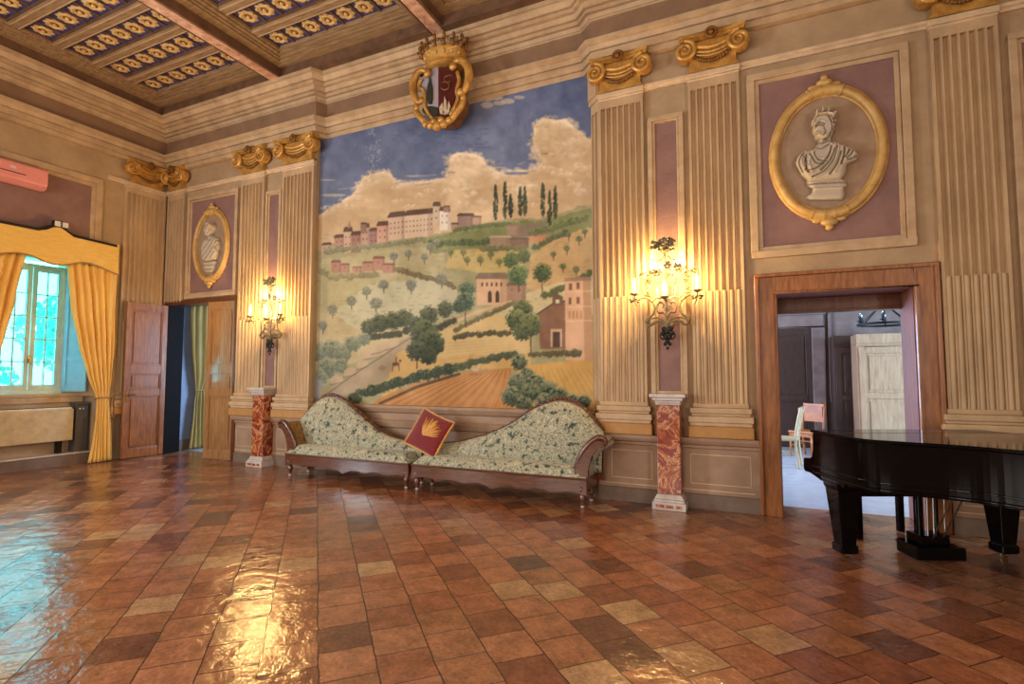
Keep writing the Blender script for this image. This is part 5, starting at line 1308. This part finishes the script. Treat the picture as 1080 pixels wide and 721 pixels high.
    m = MB(); m.tube([(xo+d*(u-.14), YF+.05, z) for u, z in [tuple((v.x, v.z)) for v in spline([(.30, 0, .69), (.345, 0, .725), (.335, 0, .775), (.27, 0, .79), (.19, 0, .74), (.11, 0, .65), (.05, 0, .555), (.01, 0, .44), (.02, 0, .34), (.06, 0, .27)], 5)]], [.016+.022*math.sin(PI*min(1, i/45)) for i in range(46)], 10)
    m.prism([(xo+d*(u-.14), z) for u, z in [(0, .22), (.0, .40), (.05, .55), (.12, .66), (.20, .73), (.27, .76), (.33, .74), (.33, .69), (.26, .67), (.19, .58), (.15, .45), (.14, .22)]], el, YF+.02, YF+.08)
    m.tube([(xo+d*(.33-.14), YF+.03, .72), (xo+d*(.33-.14), YB_+.05, .74)], .02, 8)
    m.build('arm_frame', 'sofa_wood', t, smooth=True, angle=50)
    return t
chaise('left chaise longue in grey-green tapestry, brown padded arm beside the marble pedestal', -4.11, -6.30, [(-6.41, .80), (-6.27, .92), (-6.07, 1.09), (-5.84, 1.15), (-5.6, 1.10), (-5.36, .96), (-5.11, .79), (-4.88, .66), (-4.63, .575), (-4.35, .54), (-4.13, .535)], 0, -1)
chaise('right chaise longue in grey-green tapestry, high end and arm near the right sconce', -4.06, -1.72, [(-4.04, .535), (-3.8, .55), (-3.54, .59), (-3.12, .72), (-2.78, .88), (-2.52, 1.05), (-2.26, 1.15), (-2.08, 1.16), (-1.9, 1.09), (-1.76, .95), (-1.64, .82)], 0, 1)

# cushion leaning on the low middle of the backs
t = thing('cushion', 'dark red square cushion with a gold embroidered sheaf and gold piping', 'cushion', (-3.93, 6.02, .44), world=False)
t.rotation_euler = (math.radians(-24), math.radians(20), math.radians(-4))
t.location = (-3.93, 5.93, .72)
m = MB(); n = 20; A, B = [], []
hf = .265
for side in (-1, 1):
    G = []
    for i in range(n+1):
        r = []
        for j in range(n+1):
            u, v_ = -1+2*i/n, -1+2*j/n
            k = (max(0, (1-u**2))*max(0, (1-v_**2)))**.42; pin = 1-.07*(1-abs(u*v_))*max(abs(u), abs(v_))
            r.append(m.b.verts.new((hf*u*(1-.06*(1-v_*v_))*1.0, side*.075*k, hf*v_*(1-.06*(1-u*u)))))
        G.append(r)
    for i in range(n):
        for j in range(n): m.face([G[i][j], G[i+1][j], G[i+1][j+1], G[i][j+1]])
cov = m.build('cover', 'cushion_red', t, local=True, smooth=True)
m = MB(); pts = []
for k in range(4):
    for i in range(12):
        s = -1+2*i/12; u, v_ = ((s, -1), (1, s), (-s, 1), (-1, -s))[k]
        pts.append((hf*u*(1-.06*(1-v_*v_)), 0, hf*v_*(1-.06*(1-u*u))))
m.tube(pts, .014, 8, True); m.build('piping', 'cushion_gold', t, local=True, smooth=True)
m = MB(); g = np.random.default_rng(8)
def cs(u, v_): return -.075*((1-u*u)*(1-v_*v_))**.42-.003
for i in range(90):
    a = PI*.32+g.normal(0, .42); L0, L1 = .02+.1*g.random(), .2+.42*g.random(); ox, oz = -.28, -.38
    p = []
    for q in range(5):
        l = L0*2+(L1*1.6)*q/4; u = ox*.5+l*math.cos(a)+.1*g.normal(0, .1); v_ = oz*.7+l*math.sin(a); u, v_ = max(-.7, min(.7, u)), max(-.7, min(.7, v_)); p.append((hf*u, cs(u, v_), hf*v_))
    m.tube(p, [.004, .006, .007, .006, .003], 5)
m.build('embroidery', 'cushion_gold', cov, local=True, smooth=True)

# ------------------------------------------------------------------ grand piano and its bench
O = Vector((.454, 5.32, 0)); O2 = Vector((.48, 5.63, 0)); D = Vector((.418, -.908, 0)); E_ = Vector((.908, .418, 0))
pz = lambda z: 1.5-(1.5-z)*.945 if z >= .5 else z*1.11
pf = lambda u, v_, z: tuple(O+D*(u*.945)+E_*(v_*.99)+Vector((0, 0, pz(z))))
t = thing('grand_piano', 'black lacquered grand piano with closed lid, in front of the right doorway', 'piano', tuple(pf(.7, .7, 0)))
bent = spline([(.62, 0, 0), (.74, .035, 0), (.86, .17, 0), (1.02, .39, 0), (1.18, .54, 0), (1.37, .65, 0), (1.55, .76, 0), (1.68, .9, 0), (1.73, 1.08, 0), (1.69, 1.28, 0), (1.58, 1.42, 0), (1.4, 1.46, 0)], 6)
out = [(-.0, 0)] + [(p.x, p.y) for p in bent] + [(0, 1.46)]
m = MB(); m.prism(out, pf, .58, .955)
pts = [Vector(pf(u, v_, 0)) for u, v_ in [(-.02, -.004), (.3, -.004)] + [(p.x, p.y-.004) for p in bent[:-4]]]
for z, r in ((.60, .012), (.655, .007)): m.tube([p+Vector((0, 0, pz(z))) for p in pts], r, 8)
m.build('case', 'piano_black', t, bev=.006)
cen = (.8, .73)
m = MB(); m.prism([(u+(.014 if u > .9 else 0) if u > .05 else -.02, v_-.014 if v_ < .7 else v_+.014) for u, v_ in out], pf, .958, .985); lid = m.build('lid', 'piano_black', t, bev=.006)
m = MB(); m.prism([(.30, -.0155), (.302, -.0155), (.302, 1.475), (.30, 1.475)], pf, .985, .9865); m.build('hinge', 'brass', lid)
m = MB(); m.prism([(-.0, .80), (.0, .955), (.03, .955), (.03, .70), (-.05, .70), (-.04, .76)], lambda u, z, d: pf(u, d, z), .09, 1.37); m.build('fallboard', 'piano_black', t, bev=.005)
for v0, v1 in ((0, .09), (1.37, 1.46)):
    m = MB(); m.prism([(.02, .58), (.02, .955), (-.002, .955), (-.012, .80), (-.03, .735), (-.07, .712), (-.155, .705), (-.175, .685), (-.175, .60), (-.15, .575)], lambda u, z, d: pf(u, d, z), v0, v1); m.build('key_block', 'piano_black', t, bev=.006)
m = MB(); m.box(0, 0, 0, 0, 0, 0) if False else m.prism([(-.17, .60), (-.17, .665), (-.145, .665), (-.145, .60)], lambda u, z, d: pf(u, d, z), .09, 1.37); m.build('key_slip', 'piano_black', t)
m = MB(); m.prism([(-.15, .585), (.2, .56), (.5, .56), (.55, .605), (-.15, .605)], lambda u, z, d: pf(u, d, z), .01, 1.45); m.build('key_bed', 'piano_black', t)
m = MB(); m.prism([(-.14, .09), (.0, .09), (.0, 1.37), (-.14, 1.37)], pf, .665, .69); m.build('keyboard', 'white_plastic', t)
def pleg(u, v_):
    m = MB()
    prof = [(.0, .105, .56), (.0, .105, .52), (.0, .095, .50), (.0, .06, .12), (.0, .058, .11), (.0, .07, .10), (.0, .07, .05), (.0, .055, .04)]
    R = []
    for _, r, z in prof: R.append([m.b.verts.new(pf(u+a*r, v_+b*r, z)) for a, b in ((-1, -1), (1, -1), (1, 1), (-1, 1))])
    for a, b in zip(R, R[1:]):
        for k in range(4): m.face([a[k], a[(k+1) % 4], b[(k+1) % 4], b[k]])
    m.face(R[0]); m.face(R[-1])
    lg = m.build('leg', 'piano_black', t, bev=.005)
    m = MB(); m.lathe([(.012, .02), (.012, .05)], pf(u, v_, 0), 10); c = Vector(pf(u, v_, .022)); m.lathe([(.005, -.014), (.022, -.012), (.022, .012), (.005, .014)], (0, 0, 0), 14, lambda p: c+E_*p.z+D*p.x+Vector((0, 0, p.y))); m.build('caster', 'brass', lg, smooth=True, angle=40)
pleg(.27, .09); pleg(.27, 1.40); pleg(1.5, 1.1)
# corbel under the treble cheek
m = MB(); m.prism([(-.12, .585), (.46, .585), (.44, .54), (.1, .54), (.0, .565)], lambda u, z, d: pf(u, d, z), .0, .12); m.build('cheek_bracket', 'piano_black', t, bev=.004)
LU, LV = .27, .78
m = MB()
for s in (-1, 1): m.tube([pf(LU, LV+s*.07, .58), pf(LU, LV+s*.07, .17)], .02, 10)
m.prism([(LU-.14, LV-.17), (LU+.13, LV-.19), (LU+.15, LV+.19), (LU-.14, LV+.17)], pf, .02, .11); m.prism([(LU-.09, LV-.12), (LU+.08, LV-.12), (LU+.08, LV+.12), (LU-.09, LV+.12)], pf, .11, .18)
m.prism([(LU-.06, LV-.12), (LU+.06, LV-.12), (LU+.06, LV+.12), (LU-.06, LV+.12)], pf, .52, .58)
ly = m.build('pedal_lyre', 'piano_black', t, bev=.006)
m = MB()
for s in (-.04, .01, .1): m.tube([pf(LU+.06, LV+s, .56), pf(LU+.05, LV+s, .12)], .006, 6)
m.tube([pf(LU+.08, LV-.03, .15), pf(LU+.36, LV-.03, .57)], .007, 6); m.tube([pf(LU+.08, LV+.05, .15), pf(LU+.36, LV+.05, .57)], .007, 6)
m.build('pedal_rod', 'steel', ly)
for s in (-.08, 0, .08):
    m = MB(); m.prism([(LU-.26, LV+s-.022), (LU-.26, LV+s+.022), (LU-.12, LV+s+.014), (LU-.12, LV+s-.014)], pf, .06, .075); m.build('pedal', 'brass', ly, bev=.004)

pf = lambda u, v_, z: tuple(O2+D*u+E_*v_+Vector((0, 0, z)))
t = thing('piano_bench', 'black square-legged piano bench tucked behind the grand piano', 'bench', tuple(pf(-.1, .66, 0)))
for u in (-.21, .02):
    for v_ in (.38, .93):
        m = MB(); m.prism([(u-.026, v_-.026), (u+.026, v_-.026), (u+.026, v_+.026), (u-.026, v_+.026)], pf, 0, .43); m.build('leg', 'piano_black', t, bev=.004)
m = MB(); m.prism([(-.24, .36), (.04, .36), (.04, .95), (-.24, .95)], pf, .38, .45); m.build('frame', 'piano_black', t, bev=.005)
m = MB(); m.prism([(-.24, .36), (.04, .36), (.04, .95), (-.24, .95)], pf, .45, .51); m.build('cushion', 'black_cloth', t, bev=.02)

for o in bpy.data.objects:
    if '_o' in o: del o['_o']
